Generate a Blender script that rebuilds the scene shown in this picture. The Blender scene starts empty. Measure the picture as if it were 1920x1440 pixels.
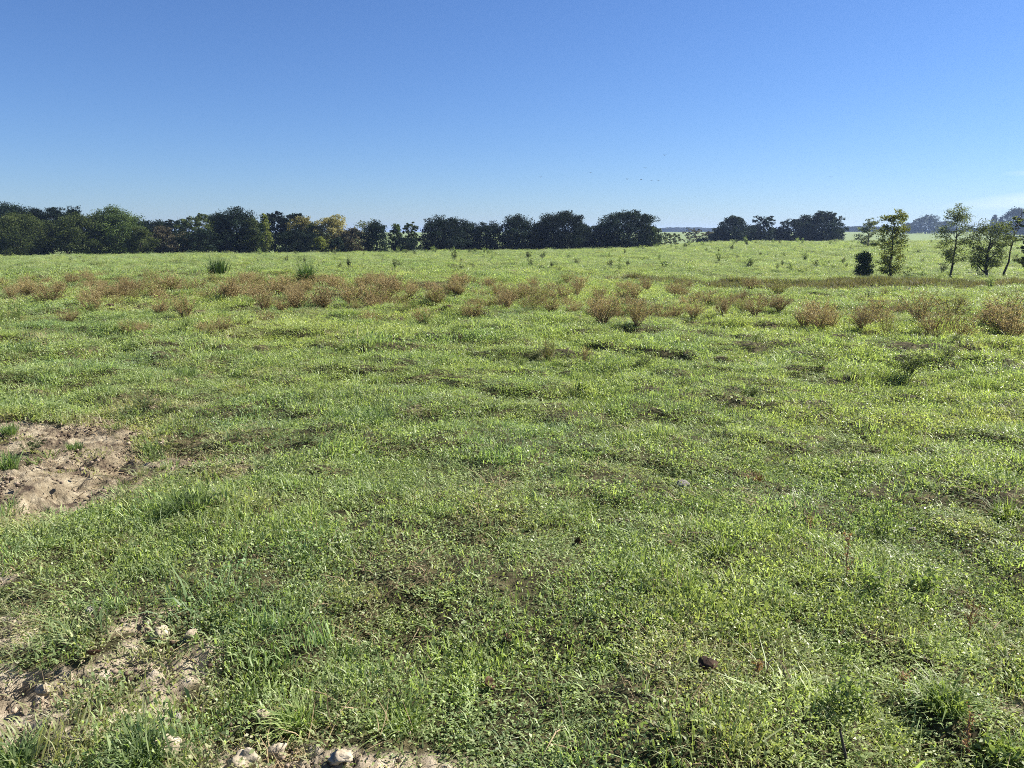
import bpy, math, random
import numpy as np

# ------------------------------------------------------------------ camera, sky, sun
SC = bpy.context.scene
COL = SC.collection
F = 1423.0                     # focal length in pixels of the 1920 px wide photograph
PITCH = math.radians(11.3)
CAMH = 1.62
cam_d = bpy.data.cameras.new("camera")
cam_d.sensor_width = 36.0
cam_d.lens = F / 1920 * 36
cam_d.clip_start = 0.05
cam_d.clip_end = 20000
cam = bpy.data.objects.new("camera", cam_d)
COL.objects.link(cam)
cam.location = (0, 0, CAMH)
cam.rotation_euler = (math.pi / 2 - PITCH, 0, 0)
SC.camera = cam

SUN_EL, SUN_AZ = math.radians(42), math.radians(68)    # azimuth: to the right of the view direction
world = bpy.data.worlds.new("World")
SC.world = world
world.use_nodes = True
wn, wl = world.node_tree.nodes, world.node_tree.links
wn.clear()
w_out = wn.new("ShaderNodeOutputWorld")
w_bg = wn.new("ShaderNodeBackground")
w_bg.inputs["Strength"].default_value = 0.05
sky = wn.new("ShaderNodeTexSky")
sky.sky_type = 'NISHITA'
sky.sun_disc = False
sky.sun_elevation = SUN_EL
sky.sun_rotation = SUN_AZ
sky.altitude = 0
sky.air_density = 1.0
sky.dust_density = 0.05
sky.ozone_density = 6.0
# two thin high cloud streaks low in the sky
tc = wn.new("ShaderNodeTexCoord")
def wmath(op, a, b=None, clamp=False):
    n = wn.new("ShaderNodeMath"); n.operation = op; n.use_clamp = clamp
    for i, v in enumerate((a, b)):
        if v is None: continue
        if isinstance(v, (int, float)): n.inputs[i].default_value = v
        else: wl.new(v, n.inputs[i])
    return n.outputs[0]
sep = wn.new("ShaderNodeSeparateXYZ"); wl.new(tc.outputs["Generated"], sep.inputs[0])
az = wmath('DIVIDE', sep.outputs[0], sep.outputs[1])
elv = wmath('DIVIDE', sep.outputs[2], sep.outputs[1])
cmb = wn.new("ShaderNodeCombineXYZ")
wl.new(wmath('MULTIPLY', az, 7.0), cmb.inputs[0]); wl.new(wmath('MULTIPLY', elv, 90.0), cmb.inputs[1])
nz = wn.new("ShaderNodeTexNoise"); nz.inputs["Scale"].default_value = 1.0; nz.inputs["Detail"].default_value = 5
wl.new(cmb.outputs[0], nz.inputs["Vector"])
def streak(ax, ay, wx, wy, slope):
    dx = wmath('DIVIDE', wmath('SUBTRACT', az, ax), wx)
    line = wmath('SUBTRACT', wmath('SUBTRACT', elv, ay), wmath('MULTIPLY', wmath('SUBTRACT', az, ax), slope))
    dy = wmath('DIVIDE', line, wy)
    d2 = wmath('ADD', wmath('MULTIPLY', dx, dx), wmath('MULTIPLY', dy, dy))
    return wmath('SUBTRACT', 1.0, d2, True)
s1 = wmath('MULTIPLY', streak(0.72, 0.076, 0.10, 0.006, 0.03), 0.8)
s2 = streak(0.78, 0.050, 0.24, 0.014, 0.08)
cl = wmath('MULTIPLY', wmath('ADD', s1, s2, True), wmath('MULTIPLY', nz.outputs[0], 0.75), True)
front = wmath('GREATER_THAN', sep.outputs[1], 0.1)
cl = wmath('MULTIPLY', cl, front, True)
mixc = wn.new("ShaderNodeMix"); mixc.data_type = 'RGBA'
wb = wn.new("ShaderNodeMix"); wb.data_type = 'RGBA'; wb.blend_type = 'MULTIPLY'; wb.inputs[0].default_value = 1.0
wl.new(sky.outputs[0], wb.inputs[6]); wb.inputs[7].default_value = (.67, .805, 1.06, 1)   # the phone's blue white balance
wl.new(cl, mixc.inputs[0]); wl.new(wb.outputs[2], mixc.inputs[6])
mixc.inputs[7].default_value = (9.5, 9.8, 10.0, 1)
wl.new(mixc.outputs[2], w_bg.inputs["Color"])
wl.new(w_bg.outputs[0], w_out.inputs[0])

sun_d = bpy.data.lights.new("sun", 'SUN')
sun_d.energy = 5.0
sun_d.angle = math.radians(0.5)
sun_d.color = (1.0, 0.94, 0.84)
sun = bpy.data.objects.new("sun", sun_d)
COL.objects.link(sun)
sun.rotation_euler = (math.pi / 2 - SUN_EL, 0, math.pi - SUN_AZ)
SC.view_settings.view_transform = 'Standard'
SC.view_settings.look = 'None'
SC.view_settings.gamma = 1.0
SC.view_settings.exposure = 1.27
SC.view_settings.use_curve_mapping = False
SC.render.engine = 'CYCLES'
SC.cycles.max_bounces = 6
SC.cycles.diffuse_bounces = 3
SC.cycles.transmission_bounces = 3
SC.cycles.volume_bounces = 0
SC.cycles.use_denoising = False
SC.cycles.filter_width = 0.95

# ------------------------------------------------------------------ noise and terrain
def _h(ix, iy, s):
    with np.errstate(over='ignore'):
        n = (ix.astype(np.uint64) * np.uint64(73856093)) ^ (iy.astype(np.uint64) * np.uint64(19349663)) ^ np.uint64(s * 83492791 + 7)
        n = (n ^ (n >> np.uint64(13))) * np.uint64(1274126177)
        n = (n ^ (n >> np.uint64(16))) * np.uint64(2246822519)
        n = n ^ (n >> np.uint64(15))
    return (n & np.uint64(0xFFFF)).astype(np.float64) / 65535.0
def noise(x, y, s=0):
    x = np.asarray(x, float) + 5000; y = np.asarray(y, float) + 5000
    ix = np.floor(x).astype(np.int64); iy = np.floor(y).astype(np.int64)
    fx = x - ix; fy = y - iy
    fx = fx * fx * (3 - 2 * fx); fy = fy * fy * (3 - 2 * fy)
    a = _h(ix, iy, s); b = _h(ix + 1, iy, s); c = _h(ix, iy + 1, s); d = _h(ix + 1, iy + 1, s)
    return (a * (1 - fx) + b * fx) * (1 - fy) + (c * (1 - fx) + d * fx) * fy
def fbm(x, y, o=4, s=0, g=0.5):
    v = 0; a = 1; t = 0
    x = np.asarray(x, float); y = np.asarray(y, float)
    for i in range(o):
        v = v + a * noise(x, y, s + i * 11); t += a; a *= g
        x, y = x * 2.03 * 0.8 - y * 2.03 * 0.6, x * 2.03 * 0.6 + y * 2.03 * 0.8
    return v / t
def sstep(a, b, x):
    t = np.clip((np.asarray(x, float) - a) / (b - a), 0, 1)
    return t * t * (3 - 2 * t)

YK = [0, 8, 15, 22, 30, 40, 55, 80, 100, 130, 170, 220, 300, 500, 600, 900, 1500, 4000]
TT = [-0.75, -0.4, 0.0, 0.1, 0.3, 0.75]
ZT = [[0, 0, 0, -.06, -.2, -.55, -1.1, -1.5, -1.85, -2.9, -4.2, -5, -6, -6, -5, -1, 2, 0],
      [0, 0, 0, -.02, -.06, -.3, -.65, -1.05, -1.3, -2.4, -4.0, -5, -6, -6, -5, -1, 2, 0],
      [0, 0, 0, -.04, -.12, -.36, -.72, -1.16, -1.4, -1.58, -3.0, -4.5, -6, -6, -5, -1, 2, 0],
      [0, 0, -.02, -.15, -.45, -.8, -.98, -1.2, -1.28, -1.35, -2.6, -4.5, -6, -6, -4, 0, 2, 0],
      [0, 0, -.1, -.4, -.85, -1.3, -1.38, -1.22, -1.02, -.6, -.35, -2.2, -5, -6, -3, 2, 3, 0],
      [0, 0, -.1, -.4, -.85, -1.3, -1.38, -1.25, -1.1, -.65, -.05, -1.6, -5, -6, -2.5, 3.4, 3, 0]]
LG = np.linspace(math.log(1), math.log(4001), 900)
LUT = []
for row in ZT:
    v = np.interp(np.exp(LG) - 1, YK, row)
    k = np.exp(-0.5 * (np.arange(-30, 31) / 12.0) ** 2); k /= k.sum()
    LUT.append(np.convolve(np.pad(v, 30, mode='edge'), k, 'valid'))
LUT = np.array(LUT)
def base_z(x, y):
    x = np.asarray(x, float); y = np.asarray(y, float)
    yc = np.maximum(y, 0)
    t = np.clip(x / np.maximum(y, 2.0), -0.75, 0.75)
    u = (np.log(yc + 1) - LG[0]) / (LG[1] - LG[0])
    u = np.clip(u, 0, len(LG) - 1.001); iu = u.astype(int); fu = u - iu
    ti = np.clip(np.searchsorted(TT, t, side='right') - 1, 0, len(TT) - 2)
    ta = np.array(TT)
    ft = (t - ta[ti]) / (ta[ti + 1] - ta[ti]); ft = ft * ft * (3 - 2 * ft)
    z0 = LUT[ti, iu] * (1 - fu) + LUT[ti, iu + 1] * fu
    z1 = LUT[ti + 1, iu] * (1 - fu) + LUT[ti + 1, iu + 1] * fu
    return z0 * (1 - ft) + z1 * ft
def pix_base(px, py, z=0.0):
    """point of the smooth terrain seen at a pixel of the 1920x1440 picture"""
    dx = (px - 960) / F; dv = -(py - 720) / F
    d = np.array([dx, math.cos(PITCH) + dv * math.sin(PITCH), -math.sin(PITCH) + dv * math.cos(PITCH)])
    prev = 0.5
    Y = 1.0
    while Y < 3000:
        X = d[0] / d[1] * Y; Z = CAMH + d[2] / d[1] * Y
        if Z < float(base_z(X, Y)): break
        prev = Y; Y *= 1.01
    for _ in range(20):
        m = 0.5 * (prev + Y)
        if CAMH + d[2] / d[1] * m < float(base_z(d[0] / d[1] * m, m)): Y = m
        else: prev = m
    return d[0] / d[1] * Y, Y
# bare soil patches: centre pixel, half sizes in metres, strength
SOIL = [(50, 815, 1.2, .4, 1.1), (100, 850, 1.0, .6, 1.1), (20, 900, .9, .6, 1.3), (150, 880, .6, .3, .8), (190, 820, .45, .3, .75),
        (440, 880, .6, .15, .55), (540, 855, .4, .12, .55), (20, 950, .6, .3, .9), (330, 860, .4, .12, .6), (0, 1180, .3, .12, .8), (0, 1430, .25, .1, 1.1), (60, 1330, .22, .08, .9), (400, 1432, .25, .06, .9), (560, 1435, .2, .06, 1.0), (170, 1330, .15, .05, .7), (290, 760, .5, .25, .65), (370, 890, .5, .15, .5),
        (250, 1262, .34, .11, 1.15), (300, 1290, .16, .09, 1.0), (10, 1300, .3, .2, 1.25), (0, 1370, .2, .16, 1.0), (50, 1090, .3, .14, .6), (120, 1250, .22, .06, .65),
        (60, 1150, .5, .15, .4), (340, 1400, .2, .1, .95), (500, 1420, .32, .12, 1.2), (650, 1425, .3, .09, 1.1), (150, 1400, .2, .1, .7),
        (500, 1250, .3, .12, .35), (235, 1190, .5, .12, .45), (1700, 1200, .25, .12, .45), (1900, 1290, .2, .2, .4),
        (770, 770, .35, .2, .35), (600, 590, .9, .6, .4), (210, 580, .8, .6, .4), (1790, 790, .5, .4, .3), (1850, 1000, .4, .2, .3)]
SOILW = [(pix_base(a, b) + (c, d, s)) for a, b, c, d, s in SOIL]
def soil(x, y):
    x = np.asarray(x, float); y = np.asarray(y, float)
    m = np.zeros(np.broadcast(x, y).shape)
    wx = (fbm(x * 2.2, y * 2.2, 3, 41) - .5) * .5; wy = (fbm(x * 2.2, y * 2.2, 3, 77) - .5) * .5
    for cx, cy, a, b, s in SOILW:
        q = ((x + wx - cx) / a) ** 2 + ((y + wy - cy) / b) ** 2
        m = np.maximum(m, s * np.exp(-q * .8))
    n = fbm(x * 4.5, y * 4.5, 4, 5, .6)
    m = m + ((n - .5) * 1.5 + .5 * (fbm(x * 11, y * 11, 3, 15) - .5)) * sstep(.05, .4, m)
    n2 = fbm(x * 1.6, y * 1.6, 4, 95, .6)
    m = np.maximum(m, .20 * sstep(.66, .74, n2))
    return np.clip(m, 0, 1.2)
def hummock(x, y):
    """humps and hollows of the grazed pasture"""
    d = np.hypot(x, y)
    a = fbm(x * .45, y * .45, 3, 3) - .5
    b = sstep(.32, .68, fbm(x * 1.5, y * 1.9, 3, 9, .55)) * .6 - .3
    c = noise(x * 3.6, y * 3.6, 21) ** 2
    h = noise(x * 1.1 + 7, y * 1.1, 31)
    pit = sstep(.70, .86, h)
    far = sstep(22, 60, d)
    z = .12 * a + (.12 + .15 * sstep(5, 13, d)) * b + .20 * sstep(14, 30, d) * (sstep(.35, .65, fbm(x * .8, y * 1.1, 3, 91)) - .5) + .035 * c - .07 * pit
    big = ((fbm(x * .11, y * .16, 4, 57, .6) - .5) * .5 + .22 * (sstep(.4, .6, fbm(x * .3, y * .4, 3, 58)) - .5)) * far
    return z * sstep(.5, 2, d) * (1 - .4 * sstep(200, 500, d)) + big * (1 - sstep(170, 400, d))
def clods(x, y, s):
    n = fbm(x * 9, y * 9, 4, 61, .6)
    r = np.abs(fbm(x * 16, y * 16, 3, 63) - .5)
    hoof = sstep(.60, .74, fbm(x * 6 + 3, y * 7, 2, 65))
    return s * ((n - .5) * .07 + .035 * (fbm(x * 34, y * 34, 2, 69) - .5) - .06 * hoof - .01 * (1 - sstep(0, .05, r)))
def gz(x, y, fine=False):
    z = base_z(x, y) + hummock(x, y)
    if fine:
        s = soil(x, y)
        z = z + clods(x, y, np.clip(s, 0, 1)) - .02 * np.clip(s, 0, 1)
    return z
def at(px, py):
    x, y = pix_base(px, py)
    return x, y, float(gz(x, y))
def pxm(Y):            # metres per photo pixel at depth Y
    return Y / F / math.cos(PITCH) * 1.0

# ------------------------------------------------------------------ helpers
def mesh_from(name, V, Q, tone=None, T=None, smooth=False, extra=None):
    """one mesh from vertices and an (n,4) or (n,3) face array"""
    me = bpy.data.meshes.new(name)
    V = np.asarray(V, np.float32); Q = np.asarray(Q, np.int32)
    n, k = Q.shape
    me.vertices.add(len(V)); me.vertices.foreach_set("co", V.ravel())
    me.loops.add(n * k); me.loops.foreach_set("vertex_index", Q.ravel())
    me.polygons.add(n)
    me.polygons.foreach_set("loop_start", np.arange(0, n * k, k, dtype=np.int32))
    me.polygons.foreach_set("loop_total", np.full(n, k, np.int32))
    if smooth: me.polygons.foreach_set("use_smooth", np.ones(n, bool))
    if tone is not None:
        a = me.attributes.new("tone", 'FLOAT', 'FACE'); a.data.foreach_set("value", np.asarray(tone, np.float32))
    if extra:
        for kx, v in extra.items():
            a = me.attributes.new(kx, 'FLOAT', 'POINT'); a.data.foreach_set("value", np.asarray(v, np.float32))
    me.update(calc_edges=True)
    return me
def obj(name, me, m=None, parent=None, loc=None):
    if m and not me.materials: me.materials.append(m)
    o = bpy.data.objects.new(name, me); COL.objects.link(o)
    if parent: o.parent = parent
    if loc is not None: o.location = loc
    return o
def tag(o, label=None, cat=None, group=None, kind=None):
    if label: o['label'] = label
    if cat: o['category'] = cat
    if group: o['group'] = group
    if kind: o['kind'] = kind
    return o
def thing(name, loc, label, cat, group=None, rz=0):
    o = bpy.data.objects.new(name, None); COL.objects.link(o)
    o.location = loc; o.rotation_euler = (0, 0, rz); o.empty_display_size = .1
    return tag(o, label, cat, group)
def tubes(paths, sides=5):
    """paths: list of (points Nx3, radii N) -> V, Q"""
    V, Q = [], []; off = 0
    for P, R in paths:
        P = np.asarray(P, float); R = np.asarray(R, float); n = len(P)
        D = np.gradient(P, axis=0); D /= np.linalg.norm(D, axis=1)[:, None] + 1e-9
        ref = np.where(np.abs(D[:, 2:3]) > .9, np.array([[1., 0, 0]]), np.array([[0, 0, 1.]]))
        A = np.cross(D, ref); A /= np.linalg.norm(A, axis=1)[:, None] + 1e-9
        B = np.cross(D, A)
        an = np.arange(sides) / sides * 2 * math.pi
        ring = P[:, None] + R[:, None, None] * (np.cos(an)[None, :, None] * A[:, None] + np.sin(an)[None, :, None] * B[:, None])
        V.append(ring.reshape(-1, 3))
        i = np.arange(n - 1)[:, None] * sides; j = np.arange(sides)[None]; j2 = (j + 1) % sides
        q = np.stack([i + j, i + j2, i + sides + j2, i + sides + j], -1).reshape(-1, 4) + off
        Q.append(q); off += n * sides
    return np.concatenate(V), np.concatenate(Q)
def leaves(rng, C, size, up=.3, out=None, asp=.6):
    """diamond shaped leaf faces at C; size scalar or array"""
    n = len(C)
    N = rng.normal(size=(n, 3)); N[:, 2] += up * 2
    if out is not None: N += out * 1.0
    N /= np.linalg.norm(N, axis=1)[:, None]
    A = np.cross(N, rng.normal(size=(n, 3))); A /= np.linalg.norm(A, axis=1)[:, None] + 1e-9
    B = np.cross(N, A)
    s = (np.asarray(size) * np.ones(n))[:, None] * rng.uniform(.6, 1.4, (n, 1))
    bend = N * s * .22
    V = np.stack([C - A * s * .5, C - B * s * .5 * asp + bend, C + A * s * .5, C + B * s * .5 * asp + bend], 1).reshape(-1, 3)
    Q = np.arange(n * 4).reshape(n, 4)
    return V, Q
def merge(parts):
    V, Q, T, o = [], [], [], 0
    for v, q, t in parts:
        V.append(v); Q.append(q + o); T.append(np.ones(len(q)) * t); o += len(v)
    return np.concatenate(V), np.concatenate(Q), np.concatenate(T)

# ------------------------------------------------------------------ materials
def new_mat(name):
    m = bpy.data.materials.new(name); m.use_nodes = True
    m.node_tree.nodes.clear()
    return m, m.node_tree.nodes, m.node_tree.links
def c4(c): return (c[0], c[1], c[2], 1)
def leaf_mat(name, ca, cb, transl=.3, rough=.5, spec=.35, instancer=None, jitter=.25, tcol=(1.25, 1.34, .60)):
    """foliage: tone attribute mixes two colours; optional per instance dryness"""
    m, n, l = new_mat(name)
    out = n.new("ShaderNodeOutputMaterial")
    at_ = n.new("ShaderNodeAttribute"); at_.attribute_name = "tone"
    mx = n.new("ShaderNodeMix"); mx.data_type = 'RGBA'
    mx.inputs[6].default_value = c4(ca); mx.inputs[7].default_value = c4(cb)
    l.new(at_.outputs["Fac"], mx.inputs[0]); colr = mx.outputs[2]
    if instancer:
        for nm, cc in instancer:
            ai = n.new("ShaderNodeAttribute"); ai.attribute_type = 'INSTANCER'; ai.attribute_name = nm
            m2 = n.new("ShaderNodeMix"); m2.data_type = 'RGBA'
            l.new(ai.outputs["Fac"], m2.inputs[0]); l.new(colr, m2.inputs[6]); m2.inputs[7].default_value = c4(cc)
            colr = m2.outputs[2]
    oi = n.new("ShaderNodeObjectInfo")
    hs = n.new("ShaderNodeHueSaturation")
    mr = n.new("ShaderNodeMapRange"); mr.inputs[3].default_value = 1 - jitter; mr.inputs[4].default_value = 1 + jitter
    l.new(oi.outputs["Random"], mr.inputs[0]); l.new(mr.outputs[0], hs.inputs["Value"]); l.new(colr, hs.inputs["Color"])
    p = n.new("ShaderNodeBsdfPrincipled"); p.inputs["Roughness"].default_value = rough
    p.inputs["Specular IOR Level"].default_value = spec
    l.new(hs.outputs[0], p.inputs["Base Color"])
    tr = n.new("ShaderNodeBsdfTranslucent")
    tm = n.new("ShaderNodeMix"); tm.data_type = 'RGBA'; tm.blend_type = 'MULTIPLY'; tm.inputs[0].default_value = 1
    l.new(hs.outputs[0], tm.inputs[6]); tm.inputs[7].default_value = c4(tcol)
    l.new(tm.outputs[2], tr.inputs[0])
    ms = n.new("ShaderNodeMixShader"); ms.inputs[0].default_value = transl
    l.new(p.outputs[0], ms.inputs[1]); l.new(tr.outputs[0], ms.inputs[2]); l.new(ms.outputs[0], out.inputs[0])
    return m
def solid_mat(name, ca, cb, scale=5, rough=.9, bump=.4, detail=6):
    m, n, l = new_mat(name)
    out = n.new("ShaderNodeOutputMaterial"); p = n.new("ShaderNodeBsdfPrincipled"); p.inputs["Roughness"].default_value = rough
    p.inputs["Specular IOR Level"].default_value = .2
    t = n.new("ShaderNodeTexCoord")
    nn = n.new("ShaderNodeTexNoise"); nn.inputs["Scale"].default_value = scale; nn.inputs["Detail"].default_value = detail
    l.new(t.outputs["Object"], nn.inputs["Vector"])
    r = n.new("ShaderNodeValToRGB"); r.color_ramp.elements[0].position = .35; r.color_ramp.elements[1].position = .65
    r.color_ramp.elements[0].color = c4(ca); r.color_ramp.elements[1].color = c4(cb)
    l.new(nn.outputs[0], r.inputs[0]); l.new(r.outputs[0], p.inputs["Base Color"])
    b = n.new("ShaderNodeBump"); b.inputs["Strength"].default_value = bump; b.inputs["Distance"].default_value = .02
    l.new(nn.outputs[0], b.inputs["Height"]); l.new(b.outputs[0], p.inputs["Normal"]); l.new(p.outputs[0], out.inputs[0])
    return m
BARK = solid_mat("bark", (.035, .028, .022), (.10, .085, .07), 8)
BARK_PALE = solid_mat("pale_bark", (.10, .09, .08), (.24, .22, .19), 6)
STEM = solid_mat("weed_stem", (.15, .10, .05), (.28, .20, .11), 20)
STEM_G = solid_mat("green_stem", (.05, .08, .025), (.12, .14, .05), 20)
STEM_R = solid_mat("red_stalk", (.20, .09, .055), (.34, .19, .12), 30)
ROCK = solid_mat("grey_rock", (.13, .12, .105), (.30, .28, .24), 14, .85, .8)
ROCK_TAN = solid_mat("tan_rock", (.24, .20, .14), (.50, .43, .32), 16, .9, 1.0)
DARK_EARTH = solid_mat("dark_earth", (.018, .012, .008), (.07, .045, .03), 14, .95, 1.0)
DRYLEAF = solid_mat("dry_leaf", (.04, .02, .012), (.11, .06, .035), 30, .6, .3)
LOG = solid_mat("weathered_wood", (.10, .09, .08), (.38, .36, .33), 9, .9, .8)
BIRD = solid_mat("dark_feathers", (.02, .02, .022), (.05, .05, .055), 10)

# ground: soil showing through low thatch
def ground_mat():
    m, n, l = new_mat("pasture_ground")
    out = n.new("ShaderNodeOutputMaterial"); p = n.new("ShaderNodeBsdfPrincipled")
    p.inputs["Roughness"].default_value = .95; p.inputs["Specular IOR Level"].default_value = .15
    tcn = n.new("ShaderNodeTexCoord")
    def nse(sc, det=6, vec=None, rough=.6):
        q = n.new("ShaderNodeTexNoise"); q.inputs["Scale"].default_value = sc; q.inputs["Detail"].default_value = det; q.inputs["Roughness"].default_value = rough
        l.new(vec or tcn.outputs["Object"], q.inputs["Vector"]); return q.outputs[0]
    def ramp(f, stops):
        r = n.new("ShaderNodeValToRGB")
        while len(r.color_ramp.elements) < len(stops): r.color_ramp.elements.new(.5)
        for e, (ps, cc) in zip(r.color_ramp.elements, stops): e.position = ps; e.color = c4(cc)
        l.new(f, r.inputs[0]); return r.outputs[0]
    def mix(f, a, b):
        q = n.new("ShaderNodeMix"); q.data_type = 'RGBA'; l.new(f, q.inputs[0]); l.new(a, q.inputs[6]); l.new(b, q.inputs[7]); return q.outputs[2]
    soilc = ramp(nse(7, 8, rough=.7), [(.36, (.085, .062, .045)), (.5, (.255, .21, .14)), (.68, (.46, .40, .285))])
    under = ramp(nse(13, 6), [(.3, (.03, .024, .014)), (.5, (.06, .055, .026)), (.72, (.20, .17, .09))])
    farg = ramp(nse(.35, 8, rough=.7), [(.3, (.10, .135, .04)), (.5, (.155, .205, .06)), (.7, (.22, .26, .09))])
    chalk = ramp(nse(9, 8, rough=.7), [(.34, (.15, .12, .08)), (.5, (.44, .37, .27)), (.66, (.66, .58, .45))])
    a3 = n.new("ShaderNodeAttribute"); a3.attribute_name = "chalk"; soilc = mix(a3.outputs["Fac"], soilc, chalk)
    a1 = n.new("ShaderNodeAttribute"); a1.attribute_name = "soil"
    a2 = n.new("ShaderNodeAttribute"); a2.attribute_name = "lush"
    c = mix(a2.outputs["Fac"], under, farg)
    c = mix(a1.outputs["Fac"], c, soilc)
    l.new(c, p.inputs["Base Color"])
    b = n.new("ShaderNodeBump"); b.inputs["Strength"].default_value = 1.0; b.inputs["Distance"].default_value = .045
    l.new(nse(22, 8, rough=.7), b.inputs["Height"]); l.new(b.outputs[0], p.inputs["Normal"])
    l.new(p.outputs[0], out.inputs[0])
    return m

# ------------------------------------------------------------------ ground
az_f = np.radians(np.arange(-46, 46.01, .14))
az_b = np.radians(np.arange(47, 313.1, 2.0))
AZ = np.concatenate([az_f, az_b, [az_f[0] + 2 * math.pi]])
RR = np.concatenate([[0.0, .5, 1.0, 1.4], np.arange(1.5, 12, .018)])
r_ = 12.0; g_ = []
while r_ < 7000: g_.append(r_); r_ *= 1.0085 if r_ < 400 else 1.05
RR = np.concatenate([RR, g_])
A2, R2 = np.meshgrid(AZ, RR)
GX, GY = R2 * np.sin(A2), R2 * np.cos(A2)
GZ = gz(GX, GY, True)
behind = np.cos(A2) < .6
SO = np.clip(soil(GX, GY), 0, 1)
nr, na = GX.shape
idx = (np.arange(nr - 1)[:, None] * na + np.arange(na - 1)[None])
Q = np.stack([idx, idx + na, idx + na + 1, idx + 1], -1).reshape(-1, 4)
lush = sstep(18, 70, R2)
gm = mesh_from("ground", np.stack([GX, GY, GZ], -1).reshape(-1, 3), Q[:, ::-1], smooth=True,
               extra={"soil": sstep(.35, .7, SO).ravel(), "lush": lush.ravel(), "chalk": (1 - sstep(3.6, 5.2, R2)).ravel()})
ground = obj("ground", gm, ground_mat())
tag(ground, kind='structure')

# ------------------------------------------------------------------ grass and ground cover (stuff)
def blades(rng, n, rad, h0, h1, w, lean=.5, spread=.5):
    """curved grass blades of two segments rooted in a disc"""
    a = rng.uniform(0, 2 * math.pi, n); r = rad * np.sqrt(rng.uniform(0, 1, n))
    P = np.stack([r * np.cos(a), r * np.sin(a), np.full(n, -.01)], 1)
    h = rng.uniform(h0, h1, n)
    d = rng.uniform(0, 2 * math.pi, n)
    D = np.stack([np.cos(d), np.sin(d), np.zeros(n)], 1) + spread * P / max(rad, 1e-6)
    le = rng.uniform(.15, 1, n) * lean
    W = np.stack([-np.sin(d + rng.uniform(-1, 1, n)), np.cos(d), np.zeros(n)], 1)
    w_ = w * rng.uniform(.6, 1.3, n)
    m1 = P + D * (le * h * .35)[:, None] + np.array([0, 0, 1]) * (h * .6)[:, None]
    tip = P + D * (le * h * 1.1)[:, None] + np.array([0, 0, 1]) * (h * rng.uniform(.6, 1.05, n))[:, None]
    V = np.stack([P - W * w_[:, None] / 2, P + W * w_[:, None] / 2, m1 - W * w_[:, None] * .42, m1 + W * w_[:, None] * .42,
                  tip - W * w_[:, None] * .06, tip + W * w_[:, None] * .06], 1).reshape(-1, 3)
    b = np.arange(n)[:, None] * 6
    Qd = np.concatenate([b + [0, 1, 3, 2], b + [2, 3, 5, 4]])
    t = rng.uniform(0, 1, n)
    return V, Qd, np.concatenate([t, t])
def cover(rng, n, rad, h0, h1, s):
    a = rng.uniform(0, 2 * math.pi, n); r = rad * np.sqrt(rng.uniform(0, 1, n))
    C = np.stack([r * np.cos(a), r * np.sin(a), rng.uniform(h0, h1, n)], 1)
    V, q = leaves(rng, C, s, up=.45, asp=.62)
    return V, q, rng.uniform(0, 1, n)
PR = bpy.data.collections.new("prototype_meshes")   # never linked to the scene
def proto(name, parts, m):
    V, Qd, T = merge([(v, q, t) for v, q, t in parts])
    me = mesh_from(name, V, Qd, T); me.materials.append(m)
    o = bpy.data.objects.new(name, me); return o
def scatter(name, protos, P, rot, scl, attrs, label, m=None):
    me = bpy.data.meshes.new(name)
    me.vertices.add(len(P)); me.vertices.foreach_set("co", np.asarray(P, np.float32).ravel())
    a = me.attributes.new("rot", 'FLOAT_VECTOR', 'POINT'); a.data.foreach_set("vector", np.asarray(rot, np.float32).ravel())
    a = me.attributes.new("scl", 'FLOAT_VECTOR', 'POINT'); a.data.foreach_set("vector", np.asarray(scl, np.float32).ravel())
    a = me.attributes.new("pick", 'INT', 'POINT'); a.data.foreach_set("value", np.random.default_rng(5).integers(0, len(protos), len(P)).astype(np.int32))
    for k, v in attrs.items():
        a = me.attributes.new(k, 'FLOAT', 'POINT'); a.data.foreach_set("value", np.asarray(v, np.float32))
    o = bpy.data.objects.new(name, me); COL.objects.link(o)
    ng = bpy.data.node_groups.new(name + "_nodes", 'GeometryNodeTree')
    ng.interface.new_socket("Geometry", in_out='INPUT', socket_type='NodeSocketGeometry')
    ng.interface.new_socket("Geometry", in_out='OUTPUT', socket_type='NodeSocketGeometry')
    N, L = ng.nodes, ng.links
    gi, go = N.new('NodeGroupInput'), N.new('NodeGroupOutput')
    ip = N.new('GeometryNodeInstanceOnPoints'); jn = N.new('GeometryNodeJoinGeometry')
    for p_ in protos:
        oi = N.new('GeometryNodeObjectInfo'); oi.inputs['Object'].default_value = p_
        oi.inputs['As Instance'].default_value = True
        L.new(oi.outputs['Geometry'], jn.inputs[0])
    def na_(nm, ty):
        q = N.new('GeometryNodeInputNamedAttribute'); q.data_type = ty; q.inputs['Name'].default_value = nm
        return q.outputs['Attribute']
    er = N.new('FunctionNodeEulerToRotation'); L.new(na_("rot", 'FLOAT_VECTOR'), er.inputs[0])
    L.new(gi.outputs[0], ip.inputs['Points']); L.new(jn.outputs[0], ip.inputs['Instance'])
    ip.inputs['Pick Instance'].default_value = True
    L.new(na_("pick", 'INT'), ip.inputs['Instance Index'])
    L.new(er.outputs[0], ip.inputs['Rotation']); L.new(na_("scl", 'FLOAT_VECTOR'), ip.inputs['Scale'])
    L.new(ip.outputs[0], go.inputs[0])
    md = o.modifiers.new("scatter", 'NODES'); md.node_group = ng
    return tag(o, label, name.replace('_', ' '), kind='stuff')

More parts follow.
